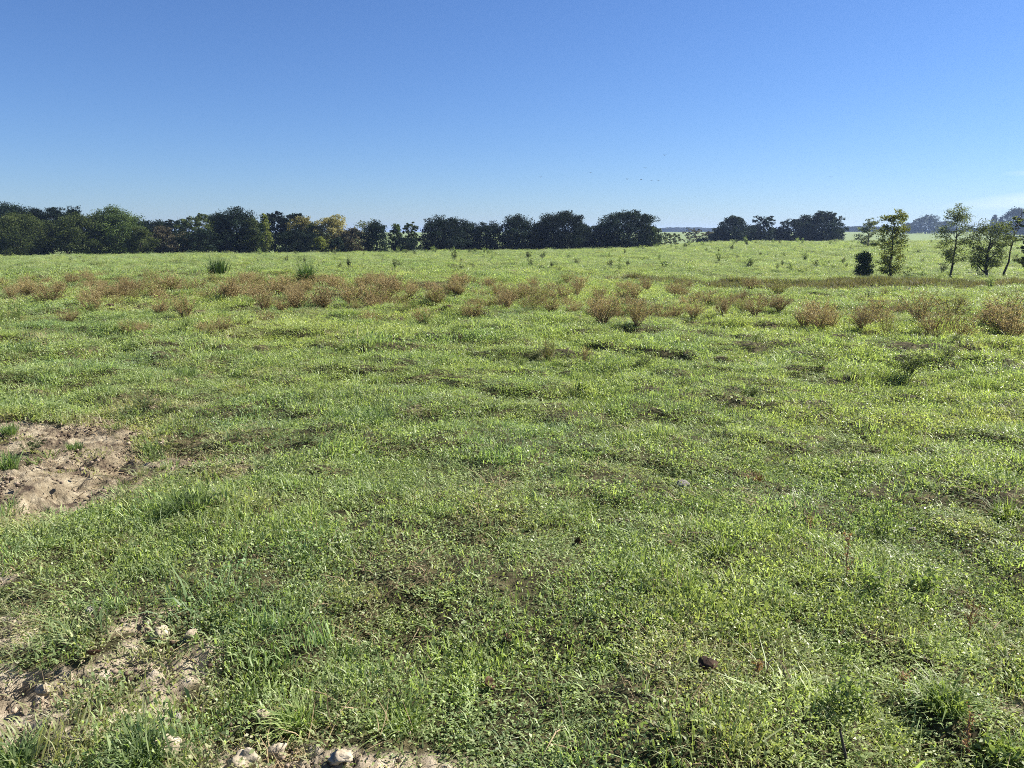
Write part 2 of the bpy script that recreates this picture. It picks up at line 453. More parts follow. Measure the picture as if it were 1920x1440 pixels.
INST = [("yel", (.40, .45, .17)), ("blu", (.16, .27, .14)), ("dry", (.36, .32, .19))]
M_GRASS = leaf_mat("grass_blade", (.095, .15, .045), (.42, .505, .225), .46, .45, .32, INST, .3)
M_COVER = leaf_mat("ground_cover_leaf", (.095, .15, .05), (.42, .505, .235), .44, .42, .32, INST, .3)
M_STRAW = leaf_mat("straw", (.16, .11, .06), (.34, .27, .16), .2, .7, .2, None, .3, (1, 1, 1))
M_TALL = leaf_mat("ditch_grass", (.11, .12, .05), (.20, .19, .085), .4, .6, .2, [("dry", (.15, .12, .07))], .2)

rg = np.random.default_rng(11)
pg = [proto("grass_clump", [blades(rg, 62, .12, .012, .055, .0054, 1.2)], M_GRASS) for _ in range(4)]
pc = [proto("cover_clump", [cover(rg, 105, .13, .0, .04, .0130), blades(rg, 20, .13, .02, .065, .005, 1.1)], M_COVER) for _ in range(4)]
pt = [proto("tall_clump", [blades(rg, 40, .08, .06, .2, .006, .8, 1.0)], M_GRASS) for _ in range(4)]
ps = [proto("straw_clump", [blades(rg, 22, .12, .015, .06, .004, 3.0)], M_STRAW) for _ in range(3)]
pd = [proto("ditch_clump", [blades(rg, 60, .35, .35, .8, .022, .35, .1)], M_TALL) for _ in range(4)]

def sample(r0, r1, dens, azmax=44, rng=rg):
    a = math.radians(azmax); area = a * (r1 * r1 - r0 * r0)
    n = int(area * dens)
    r = np.sqrt(rng.uniform(r0 * r0, r1 * r1, n)); t = rng.uniform(-a, a, n)
    return r * np.sin(t), r * np.cos(t)
def field(bands, f):
    xs, ys, ss = [], [], []
    for r0, r1, dens, sc in bands:
        x, y = sample(r0, r1, dens); xs.append(x); ys.append(y); ss.append(np.full(len(x), sc))
    x, y, s = map(np.concatenate, (xs, ys, ss))
    return f(x, y, s)
def in_ditch(x, y):
    t = x / np.maximum(y, 1)
    return (t > .06) & (y > 35.5) & (y < 50)
def tints(x, y):
    a = fbm(x * .5, y * .5, 4, 101); b = fbm(x * .9 + 9, y * .9, 4, 131); c = fbm(x * 1.4, y * 1.4, 4, 151)
    ar = fbm(x * .06, y * .09, 3, 171)
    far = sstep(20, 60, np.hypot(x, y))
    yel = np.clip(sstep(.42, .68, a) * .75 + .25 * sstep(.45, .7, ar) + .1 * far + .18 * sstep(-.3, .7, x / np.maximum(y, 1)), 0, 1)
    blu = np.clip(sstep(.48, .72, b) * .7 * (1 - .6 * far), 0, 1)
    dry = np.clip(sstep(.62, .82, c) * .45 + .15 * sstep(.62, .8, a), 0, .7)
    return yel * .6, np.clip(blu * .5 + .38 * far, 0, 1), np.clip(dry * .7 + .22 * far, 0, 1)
def place(thr, zs, kind):
    def f(x, y, s):
        so = soil(x, y); d = np.hypot(x, y)
        n = len(x)
        dens = fbm(x * 1.2, y * 1.2, 3, 211 + kind)
        keep = rg.uniform(0, 1, n) > sstep(.30, .66, so + .5 * (noise(x * 3.1, y * 3.1, 81) - .5)) * .975
        keep &= ((dens > thr) & (noise(x * 4.1, y * 4.1, 251) > .18)) | (rg.uniform(0, 1, n) < .38)
        x, y, s, dens, so = x[keep], y[keep], s[keep], dens[keep], so[keep]
        n = len(x)
        z = gz(x, y)
        P = np.stack([x, y, z - .004], 1)
        rot = np.stack([rg.normal(0, .18, n), rg.normal(0, .18, n), rg.uniform(0, 6.28, n)], 1)
        vig = .55 * fbm(x * .8, y * .8, 4, 231) + .45 * noise(x * 3.4, y * 3.4, 241)
        hz = zs(s) * (.78 + .22 * sstep(5, 14, d[keep])) * (.45 + .9 * sstep(.3, .75, vig)) * np.exp(rg.normal(0, .45, n))
        k = s * rg.uniform(.8, 1.25, n)
        scl = np.stack([k, k, hz], 1)
        ye, bl, dr = tints(x, y)
        dr = np.clip(dr + .6 * sstep(.1, .5, so), 0, .9)
        return P, rot, scl, {"yel": np.clip(ye + rg.normal(0, .12, n), 0, 1), "blu": np.clip(bl + rg.normal(0, .1, n), 0, 1), "dry": np.clip(dr + rg.normal(0, .12, n), 0, 1)}
    return f
BANDS = [(1.5, 5, 190, 1.0), (5, 10, 130, 1.15), (10, 18, 75, 1.5), (18, 32, 36, 2.2), (32, 60, 14, 3.4), (60, 110, 5.0, 5.0), (110, 190, 2.4, 7)]
BANDS = [(a, b, c * (.98 if b <= 18 else 1), d) for a, b, c, d in BANDS]
P, R, S, Aa = field(BANDS, place(.44, lambda s: s ** .36, 1))
scatter("grass", pg, P, R, S, Aa, "short green grass covering the whole pasture")
P, R, S, Aa = field(BANDS, place(.46, lambda s: s ** .33, 2))
scatter("ground_cover", pc, P, R, S, Aa, "low broad-leaved green ground cover growing through the grass")
BT = [(1.5, 8, 26, 1.0), (8, 16, 16, 1.2), (16, 30, 9, 1.6), (30, 60, 3.0, 2.0), (60, 180, .8, 3.0)]
def f_tall(x, y, s):
    tn = fbm(x * .75, y * .75, 4, 301); left = sstep(.1, -.6, x / np.maximum(y, 1)) * (1 - sstep(12, 25, y))
    keep = rg.uniform(0, 1, len(x)) < sstep(.52, .66, tn) + .35 * left
    x, y, s = x[keep], y[keep], s[keep]
    k2 = rg.uniform(0, 1, len(x)) > sstep(.5, .8, soil(x, y)) * .9
    x, y, s = x[k2], y[k2], s[k2]
    n = len(x); k = s * rg.uniform(.6, 1.2, n)
    ye, bl, dr = tints(x, y)
    return (np.stack([x, y, gz(x, y) - .005], 1), np.stack([rg.normal(0, .2, n), rg.normal(0, .2, n), rg.uniform(0, 6.28, n)], 1),
            np.stack([k, k, s ** .35 * rg.uniform(.3, .75, n)], 1), {"yel": ye * .8, "blu": np.clip(bl + .3, 0, 1) * .8, "dry": np.clip(dr + rg.normal(0, .2, n), 0, .8)})
P, R, S, Aa = field(BT, f_tall)
scatter("tussock_grass", pt, P, R, S, Aa, "longer darker grass growing in loose tussocks across the pasture")
def f_straw(x, y, s):
    so = soil(x, y); q = fbm(x * 1.4, y * 1.4, 4, 151)
    keep = rg.uniform(0, 1, len(x)) < .05 + .5 * sstep(.15, .5, so) * (1 - .6 * sstep(.6, 1, so)) + .8 * sstep(.58, .74, q)
    x, y, s = x[keep], y[keep], s[keep]; n = len(x); k = s * rg.uniform(.7, 1.3, n)
    return (np.stack([x, y, gz(x, y, True)], 1), np.stack([rg.normal(0, .2, n), rg.normal(0, .2, n), rg.uniform(0, 6.28, n)], 1),
            np.stack([k, k, k * .9], 1), {})
P, R, S, Aa = field([(1.5, 8, 60, 1.0), (8, 20, 20, 1.5), (20, 45, 5, 2.4)], f_straw)
scatter("dry_grass", ps, P, R, S, Aa, "flattened straw coloured dead grass between the green tufts")
# crumbs of earth and small stones on the bare patches
def crumb(rng, n, rad, s0, s1):
    V, Qd, T, o = [], [], [], 0
    for _ in range(n):
        a = rng.uniform(0, 6.283); r = rad * math.sqrt(rng.uniform(0, 1)); sz = s0 + (s1 - s0) * rng.uniform(0, 1) ** 2.5
        u = np.arange(6) / 6 * 6.283
        rings = []
        for zz, rr in ((-.5, .7), (0, 1.0), (.45, .75), (.7, .2)):
            k = rr * sz * rng.uniform(.7, 1.25, 6)
            rings.append(np.stack([np.cos(u) * k, np.sin(u) * k, np.full(6, zz * sz) + rng.normal(0, .1 * sz, 6)], 1))
        V.append(np.concatenate(rings) + np.array([math.cos(a) * r, math.sin(a) * r, .2 * sz]))
        i = np.arange(3)[:, None] * 6; j = np.arange(6)[None]; j2 = (j + 1) % 6
        q = np.stack([i + j, i + j2, i + 6 + j2, i + 6 + j], -1).reshape(-1, 4); Qd.append(q + o); T.append(np.full(len(q), rng.uniform(0, 1))); o += 24
    return np.concatenate(V), np.concatenate(Qd), np.concatenate(T)
M_CRUMB = leaf_mat("earth_crumbs", (.04, .028, .02), (.34, .27, .20), .0, .95, .1, None, .2)
pk = [proto("crumb_cluster", [crumb(rg, 34, .15, .002, .010)], M_CRUMB) for _ in range(4)]
def f_crumb(x, y, s):
    so = soil(x, y); keep = rg.uniform(0, 1, len(x)) < sstep(.25, .6, so); x, y, s = x[keep], y[keep], s[keep]; n = len(x); k = s * rg.uniform(.6, 1.4, n)
    return (np.stack([x, y, gz(x, y, True)], 1), np.stack([rg.normal(0, .1, n), rg.normal(0, .1, n), rg.uniform(0, 6.28, n)], 1), np.stack([k, k, k], 1), {})
P, R, S, Aa = field([(1.5, 5, 60, 1.0), (5, 12, 30, 1.3)], f_crumb)
scatter("earth_crumbs", pk, P, R, S, Aa, "crumbs of dark and tan earth strewn over the bare patches")
# tall reddish grass in the ditch
n = 5200
Yd = 34.8 + 7.5 * rg.beta(1.3, 1.5, n); Td = rg.uniform(.07, .80, n)
Xd = Td * Yd
kp = rg.uniform(0, 1, n) < sstep(.07, .22, Td) * (.55 + .45 * sstep(.3, .5, fbm(Xd * .3, Yd * .6, 3, 401)))
Xd, Yd, Td = Xd[kp], Yd[kp], Td[kp]; n = len(Xd)
P = np.stack([Xd, Yd, gz(Xd, Yd) - .02], 1)
scatter("tall_grass", pd, P, np.stack([rg.normal(0, .06, n), rg.normal(0, .06, n), rg.uniform(0, 6.28, n)], 1),
        np.stack([np.ones(n), np.ones(n), (.34 + .26 * sstep(.1, .35, Td)) * (.5 + .8 * fbm(Xd * .5, Yd * .5, 3, 411)) * rg.uniform(.75, 1.15, n)], 1),
        {"dry": np.clip(fbm(Xd * .25, Yd * .5, 3, 421) * 1.5 - .4 + rg.normal(0, .25, n), 0, 1)},
        "band of tall reddish brown grass filling the shallow ditch before the far slope")

# ------------------------------------------------------------------ trees
def crown_mesh(rng, H, W, base, shape, leaf, count, lobes, gap=.35, up=.35, lr=(.20, .36), core=0):
    """leaf faces in clumps on lobes that follow the crown's outline; returns mesh and lobe centres"""
    cs, rs = [], []
    tries = 0
    while len(cs) < lobes and tries < 4000:
        tries += 1
        h = ((len(cs) * 0.6180339 + rng.uniform(0, .12)) % 1.0) ** 1.1
        if shape == 'dome': pr = math.sqrt(max(0, 1 - (max(h - .25, 0) / .75) ** 2.2)) * (.80 + .2 * min(h / .25, 1))
        elif shape == 'egg': pr = math.sin(math.pi * min(1, .18 + h * .80)) ** .8
        elif shape == 'cone': pr = (1 - h) ** .8 * .95 + .05
        elif shape == 'vase': pr = .35 + .65 * math.sin(math.pi * (.12 + h * .75))
        elif shape == 'flat': pr = .55 + .45 * math.sin(math.pi * (h * .9 + .1))
        else: pr = 1
        r0 = min(W, H) * .5 * rng.uniform(*lr)
        rad = max(0, W * .5 * pr - r0 * .7) * math.sqrt(rng.uniform(.1, 1)); a = len(cs) * 2.39996 * 1.7 + rng.uniform(-.5, .5)
        z = base + (H - base) * h
        z = min(max(z, base + r0 * .5), H * rng.uniform(.84, 1.02) - r0 * .7)
        cs.append((rad * math.cos(a), rad * math.sin(a), z)); rs.append(r0)
    cs = np.array(cs); rs = np.array(rs)
    per = max(8, int(count / lobes))
    C, Oo, T = [], [], []
    for c, r in zip(cs, rs):
        nc = max(5, int(per / 26))
        D = rng.normal(size=(nc, 3)); D /= np.linalg.norm(D, axis=1)[:, None]
        D[:, 2] = D[:, 2] * .8 + .12
        cl = c + D * r * rng.uniform(.35, 1.0, (nc, 1)) * np.array([1.15, 1.15, .85])
        k = rng.integers(0, nc, per)
        sp = r * gap
        off = np.clip(rng.normal(size=(per, 3)), -1.5, 1.5) * sp * np.array([1, 1, .6])
        C.append(cl[k] + off); o = cl[k] + off - c; Oo.append(o / (np.linalg.norm(o, axis=1)[:, None] + 1e-6))
        T.append(np.clip(.5 + rng.normal(0, .22) + rng.normal(0, .13, nc)[k] + rng.normal(0, .15, per), 0, 1))
    if core > 0:        # inner foliage that closes the middle of the crown
        m_ = int(count * core); h = rng.uniform(0, .82, m_); a = rng.uniform(0, 6.283, m_)
        pr = np.sqrt(np.clip(1 - (np.maximum(h - .2, 0) / .8) ** 2, 0, 1)) if shape == 'dome' else np.sin(math.pi * np.clip(.2 + h * .75, 0, 1))
        rr = W * .5 * .72 * pr * np.sqrt(rng.uniform(0, 1, m_))
        P_ = np.stack([rr * np.cos(a), rr * np.sin(a), base + (H - base) * h], 1)
        C.append(P_); Oo.append(np.stack([np.cos(a), np.sin(a), 0 * a], 1) * .6); T.append(np.clip(rng.normal(.4, .2, m_), 0, 1))
    C, Oo, T = np.concatenate(C), np.concatenate(Oo), np.concatenate(T)
    ok = C[:, 2] > .05
    C, Oo, T = C[ok], Oo[ok], T[ok]
    V, Q_ = leaves(rng, C, leaf, up, Oo * .8)
    return V, Q_, T, cs
def trunk_paths(rng, H, base, cs, r0, lean=(0, 0), nl=12, multi=1):
    paths = []
    for m_ in range(multi):
        top = np.array([lean[0] + (rng.normal(0, .08) * H if multi > 1 else 0), lean[1], H * .82])
        b0 = np.array([rng.normal(0, .03) * H * (multi > 1), 0, -.3])
        n = 7; t = np.linspace(0, 1, n)[:, None]
        P_ = b0 * (1 - t) + top * t
        P_[1:-1, :2] += rng.normal(0, .012 * H, (n - 2, 2))
        R_ = r0 / math.sqrt(multi) * (1 - .85 * t[:, 0]) ; R_[0] *= 1.35
        paths.append((P_, R_))
        sel = cs[rng.permutation(len(cs))[:nl]]
        for c in sel:
            hh = min(.9, max(.12, (c[2] - .28 * np.hypot(c[0], c[1])) / H - .06)); k = hh / .82
            k = min(k, .95)
            s = b0 * (1 - k) + top * k
            t2 = np.linspace(0, 1, 5)[:, None]
            B = s * (1 - t2) + c * t2; B[1:4, 2] += np.array([.02, .02, .01]) * H * rng.uniform(-1, 1.5); B[1:4, :2] += rng.normal(0, .01 * H, (3, 2))
            paths.append((B, r0 * .36 * (1 - .8 * t2[:, 0])))
            for _ in range(2):
                e = c + rng.normal(0, .07 * H, 3); k3 = rng.integers(2, 4)
                t3 = np.linspace(0, 1, 3)[:, None]
                paths.append((B[k3] * (1 - t3) + e * t3, r0 * .14 * (1 - .8 * t3[:, 0])))
    return paths
LM = {
 'oak': leaf_mat("dark_oak_leaves", (.006, .014, .010), (.020, .036, .021), .15, .8, .08),
 'olive': leaf_mat("olive_leaves", (.025, .040, .016), (.090, .112, .042), .3, .8, .08),
 'green': leaf_mat("mid_green_leaves", (.028, .048, .016), (.085, .12, .04), .25, .8, .08),
 'grey': leaf_mat("grey_brown_leaves", (.06, .055, .035), (.13, .115, .075), .2, .8, .08),
 'gold': leaf_mat("golden_leaves", (.14, .14, .055), (.33, .31, .14), .35, .8, .08, tcol=(1.2, 1.1, .6)),
 'lime': leaf_mat("yellow_green_leaves", (.12, .15, .035), (.24, .27, .07), .3, .8, .08),
 'pale': leaf_mat("pale_sparse_leaves", (.10, .12, .06), (.19, .21, .12), .3, .8, .08),
 'locust': leaf_mat("locust_leaves", (.06, .08, .042), (.19, .22, .11), .5, .8, .08),
 'bush': leaf_mat("dark_bush_leaves", (.025, .042, .022), (.085, .12, .05), .2, .8, .08),
 'autumn': leaf_mat("turning_leaves", (.065, .08, .028), (.21, .22, .08), .45, .8, .08),
 'far': leaf_mat("far_tree_leaves", (.025, .035, .02), (.06, .07, .035), .15, .8, .08),
}
def base_at(px, depth):
    x = (px - 960) / F / math.cos(PITCH) * depth     # depth along the ground
    return x, depth
def col_x(px, Y):      # world x for a photo column at ground distance Y (near the horizon line)
    return (px - 960) / F * (Y * math.cos(PITCH))
def row_z(py, Y):      # world z that shows at photo row py at ground distance Y
    s = (py - 720) / F
    tn = (math.tan(math.atan(s) + PITCH))
    return CAMH - tn * Y
TREE_GROUPS = {'wood': 'trees of the dark wood behind the pasture', 'crest': 'dark round oaks lined up along the crest',
               'knoll': 'smaller dark trees on the far crest', 'ditch': 'young trees standing along the ditch', 'far': 'hazy blue trees on the horizon'}
def tree(px, top, wpx, Y, kind, shape, label, grp, base=.06, count=None, leaf=None, lobes=None, gap=.35, name='tree', bark=BARK, cat='tree', lean=0, multi=1, seed=None, trunk_r=None, foot=None, up=.35, lr=None):
    rng = np.random.default_rng(seed if seed is not None else int(px * 7 + top * 13 + wpx))
    x = col_x(px, Y)
    z0 = float(gz(x, Y))
    H = row_z(top, Y) - z0
    W = wpx / F * Y * (1.36 if grp in ('crest', 'knoll') and shape != 'vase' else 1.18 if shape in ('dome', 'egg') and Y < 300 and Y > 100 else 1.08)
    lr = lr or ((.13, .26) if shape in ('vase', 'flat') else (.20, .36))
    if gap == .35 and shape == 'dome': gap = .40
    leaf = leaf or max(.10, Y * .0017)
    area = W * H
    count = count or int(np.clip(area * 10 / (leaf * leaf), 2500, 26000))
    lobes = lobes or int(np.clip((18 + area * .45 + 14 * H / W) * (1.5 if lr[0] < .15 else 1), 24, 90))
    o = thing(name, (x, Y, z0), label, cat, TREE_GROUPS.get(grp, grp), 0)
    V, Q_, T, cs = crown_mesh(rng, H, W, H * base, shape, leaf, count, lobes, gap, up, lr, (.55 if grp in ('crest', 'knoll') and shape != 'vase' else .35 if shape == 'dome' else .25 if shape == 'egg' else .08) if Y > 100 and kind != 'pale' else 0)
    lx = lean / F * Y
    V[:, 0] += lx * V[:, 2] / H; cs[:, 0] += lx * cs[:, 2] / H
    tp = trunk_paths(rng, H, base, cs, trunk_r or max(.12, H * .028), (lx, 0), min(14, lobes), multi)
    tv, tq = tubes(tp, 6)
    obj('trunk', mesh_from('trunk', tv, tq, smooth=True), bark, o)
    obj('crown', mesh_from('crown', V, Q_, T), LM[kind], o)
    return o
W_ = 'wood'
TREES = [
 # px, top, width, dist, leaves, crown, label
 (18, 378, 110, 150, 'oak', 'dome', 'tall dark tree cut by the picture edge behind the large olive green tree', W_, {}),
 (78, 388, 80, 152, 'oak', 'flat', 'dark flat-topped tree rising between the end tree and the airy one in the wood', W_, dict(base=.3)),
 (36, 398, 135, 128, 'olive', 'dome', 'large olive green tree with foliage down to the grass at the end of the wood', W_, {}),
 (122, 386, 78, 146, 'oak', 'vase', 'open-crowned tree with ragged airy top above the dense olive tree in the wood', W_, dict(base=.3, gap=.3)),
 (152, 396, 100, 130, 'olive', 'dome', 'dense dark olive tree below and in front of the ragged airy top', W_, {}),
 (188, 398, 60, 145, 'olive', 'egg', 'slim olive tree top squeezed between dense olive and brighter green trees', W_, dict(base=.2)),
 (216, 387, 96, 133, 'green', 'dome', 'tall mid green tree with a bright green shoulder on its sunny side', W_, {}),
 (255, 405, 70, 150, 'oak', 'dome', 'low dark tree behind the shoulder of the mid green tree', W_, {}),
 (262, 424, 58, 126, 'olive', 'egg', 'olive bush-like tree with drooping sprays in front of the low dark trees', W_, dict(base=.02)),
 (292, 409, 66, 152, 'oak', 'flat', 'dark tree with flat top behind the grey brown thicket', W_, dict(base=.2)),
 (303, 424, 62, 140, 'grey', 'egg', 'grey brown half-bare tree in the middle of the dark wood', W_, dict(base=.05)),
 (328, 410, 44, 150, 'oak', 'vase', 'small airy dark tree with a few separate tufts on the skyline', W_, dict(base=.35, gap=.28)),
 (334, 436, 50, 132, 'grey', 'dome', 'low grey thicket tree beside the half-bare one', W_, {}),
 (368, 399, 70, 142, 'olive', 'vase', 'airy topped olive tree with sky showing through its crown', W_, dict(base=.15, gap=.28)),
 (374, 428, 84, 127, 'oak', 'dome', 'low wide dark tree reaching the grass below the airy topped olive one', W_, {}),
 (408, 398, 60, 146, 'oak', 'egg', 'dark tree joined to the left of the biggest dark crown in the wood', W_, {}),
 (442, 389, 92, 132, 'oak', 'dome', 'biggest dark round crown in the middle of the wood', W_, {}),
 (474, 408, 46, 130, 'olive', 'dome', 'olive tree between the biggest dark crown and the slim yellow one', W_, {}),
 (497, 399, 24, 127, 'lime', 'egg', 'slim yellow green tree standing like a bright stripe in the wood', W_, dict(base=.02, bark=BARK_PALE)),
 (516, 396, 50, 150, 'oak', 'vase', 'dark tree just behind the slim yellow green one', W_, dict(base=.3, gap=.3)),
 (535, 405, 20, 152, 'oak', 'egg', 'thin dark tree top alone on the skyline behind the wood', W_, dict(base=.4, gap=.3)),
 (553, 396, 46, 150, 'oak', 'flat', 'dark pine-like top rising behind the faint yellow tree', W_, dict(base=.3)),
 (566, 402, 56, 142, 'gold', 'egg', 'faint yellow tree half hidden by olive and dark trees', W_, dict(base=.1, gap=.3)),
 (588, 416, 44, 140, 'olive', 'dome', 'rounded olive tree between the two yellow trees', W_, {}),
 (556, 430, 90, 127, 'oak', 'dome', 'wide low dark tree in front of the faint yellow tree', W_, {}),
 (598, 443, 40, 128, 'lime', 'egg', 'small yellow green bush-like tree under the rounded olive one', W_, dict(base=.02)),
 (622, 400, 58, 140, 'gold', 'dome', 'bright golden autumn tree, the most yellow crown of the wood', W_, dict(base=.12, gap=.3)),
 (632, 445, 34, 127, 'oak', 'egg', 'small dark tree at the foot of the bright golden tree', W_, {}),
 (658, 426, 56, 132, 'grey', 'dome', 'grey olive rounded tree beside the bright golden one', W_, {}),
 (684, 409, 50, 148, 'pale', 'vase', 'nearly bare pale tree whose twigs show above the dark pointed oak', W_, dict(base=.3, gap=.25, count=1300, bark=BARK_PALE)),
 (704, 412, 58, 128, 'oak', 'egg', 'dark dense pointed oak standing out at the end of the wood', W_, dict(base=.0)),
 (742, 416, 28, 135, 'green', 'egg', 'narrow loose green tree next to the pointed oak', W_, dict(base=.1, gap=.3)),
 (770, 416, 30, 137, 'green', 'vase', 'narrow open green tree with a two-part top before the crest oaks', W_, dict(base=.15, gap=.28)),
 (758, 442, 52, 132, 'oak', 'dome', 'low dark bush-like tree in the gap between the wood and the crest oaks', W_, {}),
 (832, 404, 92, 142, 'oak', 'dome', 'first big round oak of the crest row, next to the gap in the wood', 'crest', {}),
 (872, 414, 50, 146, 'oak', 'dome', 'lower oak filling the space after the first big oak of the crest row', 'crest', {}),
 (912, 414, 66, 144, 'oak', 'dome', 'low broad oak in the lowest stretch of the crest row', 'crest', {}),
 (972, 402, 64, 142, 'oak', 'dome', 'middle-sized oak left of the widest oak in the crest row', 'crest', {}),
 (1012, 414, 40, 147, 'oak', 'dome', 'narrow oak squeezed against the widest oak of the crest row', 'crest', {}),
 (1054, 394, 96, 142, 'oak', 'dome', 'widest oak of the crest row with a broad domed top', 'crest', {}),
 (1092, 418, 44, 145, 'oak', 'dome', 'low shoulder of an oak behind the widest oak of the crest row', 'crest', {}),
 (1128, 414, 44, 148, 'oak', 'dome', 'lower oak leaning into the last big oak of the crest row', 'crest', {}),
 (1176, 392, 98, 143, 'oak', 'dome', 'last big oak of the crest row with ragged peaked top and sky holes', 'crest', dict(gap=.3)),
 (1218, 422, 44, 142, 'olive', 'dome', 'smaller lighter oak ending the crest row', 'crest', {}),
 (1376, 402, 60, 196, 'oak', 'egg', 'dark pointed tree at the near end of the small clump on the far crest', 'knoll', dict(gap=.3)),
 (1352, 426, 34, 198, 'oak', 'dome', 'low dark tree under the pointed one in the small clump', 'knoll', {}),
 (1432, 404, 46, 198, 'oak', 'vase', 'open dark tree with sky between its tufts, second in the small clump', 'knoll', dict(gap=.27, base=.1)),
 (1410, 420, 40, 202, 'oak', 'dome', 'low dark tree between the pointed and the open tree of the small clump', 'knoll', {}),
 (1482, 408, 46, 200, 'oak', 'vase', 'ragged dark tree in the middle of the small clump', 'knoll', dict(gap=.3, base=.08)),
 (1510, 402, 40, 202, 'oak', 'egg', 'narrow tufted tree between the ragged one and the widest of the small clump', 'knoll', dict(gap=.27)),
 (1542, 394, 66, 197, 'oak', 'egg', 'tallest, widest tree ending the small clump on the far crest', 'knoll', dict(gap=.28)),
 (1458, 424, 44, 203, 'oak', 'dome', 'low dark tree between the open and the ragged tree of the small clump', 'knoll', {}),
 (1568, 424, 30, 200, 'oak', 'dome', 'low tree at the outer foot of the tallest tree in the small clump', 'knoll', {}),
 # half-bare shrubs beyond the crest
 (1258, 436, 46, 175, 'pale', 'flat', 'pale grey thicket just behind the end of the oak row', 'pale thickets beyond the crest', dict(gap=.3, count=2200, name='thicket', cat='thicket', bark=BARK_PALE)),
 (1300, 428, 42, 215, 'grey', 'vase', 'bare twiggy pale thicket standing alone in the gap on the crest', 'pale thickets beyond the crest', dict(gap=.3, count=1200, name='thicket', cat='thicket', bark=BARK_PALE)),
 (1332, 432, 40, 225, 'grey', 'dome', 'grey thicket touching the small dark clump', 'pale thickets beyond the crest', dict(gap=.3, count=1800, name='thicket', cat='thicket', bark=BARK_PALE)),
 (1316, 446, 28, 200, 'oak', 'dome', 'small round dark bush on the crest in the gap between the tree rows', 'dark bushes on the crest', dict(name='bush', cat='bush')),
 # ditch side trees
 (1630, 408, 42, 120, 'pale', 'egg', 'pale thin-leaved distant tree behind the slim yellowing tree', 'ditch', dict(base=.05, gap=.3, count=2600, bark=BARK_PALE)),
 (1625, 470, 36, 50, 'bush', 'dome', 'short dense dark bushy tree standing beside the slim yellowing tree', 'ditch', dict(base=.02, leaf=.09, count=6500, gap=.5, lobes=34, lr=(.28, .42))),
 (1676, 392, 58, 51, 'autumn', 'vase', 'slim yellowing tree with uneven open crown at the ditch', 'ditch', dict(base=.10, leaf=.10, count=6500, gap=.45, lobes=70, lr=(.18, .34), trunk_r=.10)),
 (1712, 500, 22, 50, 'locust', 'vase', 'tiny sapling with a few twigs between the slim tree and the pale-topped tree', 'ditch', dict(base=.3, leaf=.07, count=200, gap=.3, lobes=8, trunk_r=.03)),
 (1793, 382, 70, 49, 'locust', 'egg', 'tall open tree with pale airy top and layered lower boughs at the ditch', 'ditch', dict(base=.22, leaf=.085, count=6500, gap=.5, lobes=80, lr=(.14, .3), trunk_r=.08, up=1.0)),
 (1858, 412, 82, 48, 'locust', 'vase', 'widest of the ditch trees, a vase-shaped tree with dark forked trunk', 'ditch', dict(base=.24, leaf=.085, count=8500, gap=.5, lobes=80, lr=(.14, .3), trunk_r=.11, up=1.0)),
 (1892, 388, 44, 49, 'locust', 'flat', 'thin crooked tree with high tufted top and bare stem at the picture edge', 'ditch', dict(base=.5, leaf=.10, count=1900, gap=.3, lobes=14, trunk_r=.08, up=1.0, lean=14)),
 (1935, 430, 60, 52, 'locust', 'vase', 'young tree just at the picture edge behind the crooked tree', 'ditch', dict(base=.25, leaf=.11, count=3000, gap=.3, lobes=20, trunk_r=.08, up=1.0)),
 # horizon
 (1735, 404, 60, 760, 'far', 'dome', 'round hazy blue tree on the horizon between two of the ditch trees', 'far', dict(leaf=1.3)),
 (1772, 414, 46, 780, 'far', 'dome', 'lower hazy blue tree joined to the round one on the horizon', 'far', dict(leaf=1.3)),
 (1704, 418, 30, 790, 'far', 'dome', 'small hazy tree behind the slim yellowing tree on the horizon', 'far', dict(leaf=1.3)),
 (1862, 402, 16, 700, 'far', 'egg', 'slender hazy poplar-like tree above the widest ditch tree', 'far', dict(leaf=1.0, gap=.3)),
 (1874, 406, 12, 705, 'far', 'egg', 'second slender hazy poplar-like tree beside the taller one', 'far', dict(leaf=1.0, gap=.3)),
 (1902, 388, 52, 640, 'far', 'dome', 'large purplish hazy tree behind the crooked ditch tree', 'far', dict(leaf=1.1)),
 (1940, 388, 60, 650, 'far', 'dome', 'hazy purplish tree running out of the picture beyond the ditch', 'far', dict(leaf=1.1)),
]
for a in TREES:
    px, top, w, Y, kd, shp, lab, grp, kw = a
    tree(px, top, w, Y, kd, shp, lab, grp, **kw)
# far woods that read as one mass
def wood_mass(name, x0, x1, Y, h, label, n, seed, leaf):
    rng = np.random.default_rng(seed)
    X = rng.uniform(x0, x1, n); D = Y + rng.uniform(0, 30, n)
    top = h * (.55 + .6 * fbm(X / 28, D * 0, 4, seed))
    Z = base_z(X, D) + top * rng.uniform(0, 1, n) ** .8
    V, Q_ = leaves(rng, np.stack([X, D, Z], 1), leaf, .4)
    o = obj(name, mesh_from(name, V, Q_, np.clip(.5 + .3 * rng.normal(size=n), 0, 1)), LM['far'])
    return tag(o, label, 'woodland', kind='stuff')
wood_mass("far_woodland", col_x(1570, 1000), col_x(1720, 1000), 1000, 8, "low blue line of distant woodland beyond the pale far field", 9000, 71, 2.4)
wood_mass("far_woodland", col_x(1200, 1500), col_x(1380, 1500), 1500, 8, "faint blue ridge of woodland seen through the gap in the trees", 9000, 72, 3.2)
wood_mass("far_woodland", col_x(1780, 900), col_x(2100, 900), 900, 4, "blue woodland line behind the ditch trees", 12000, 73, 2.2)

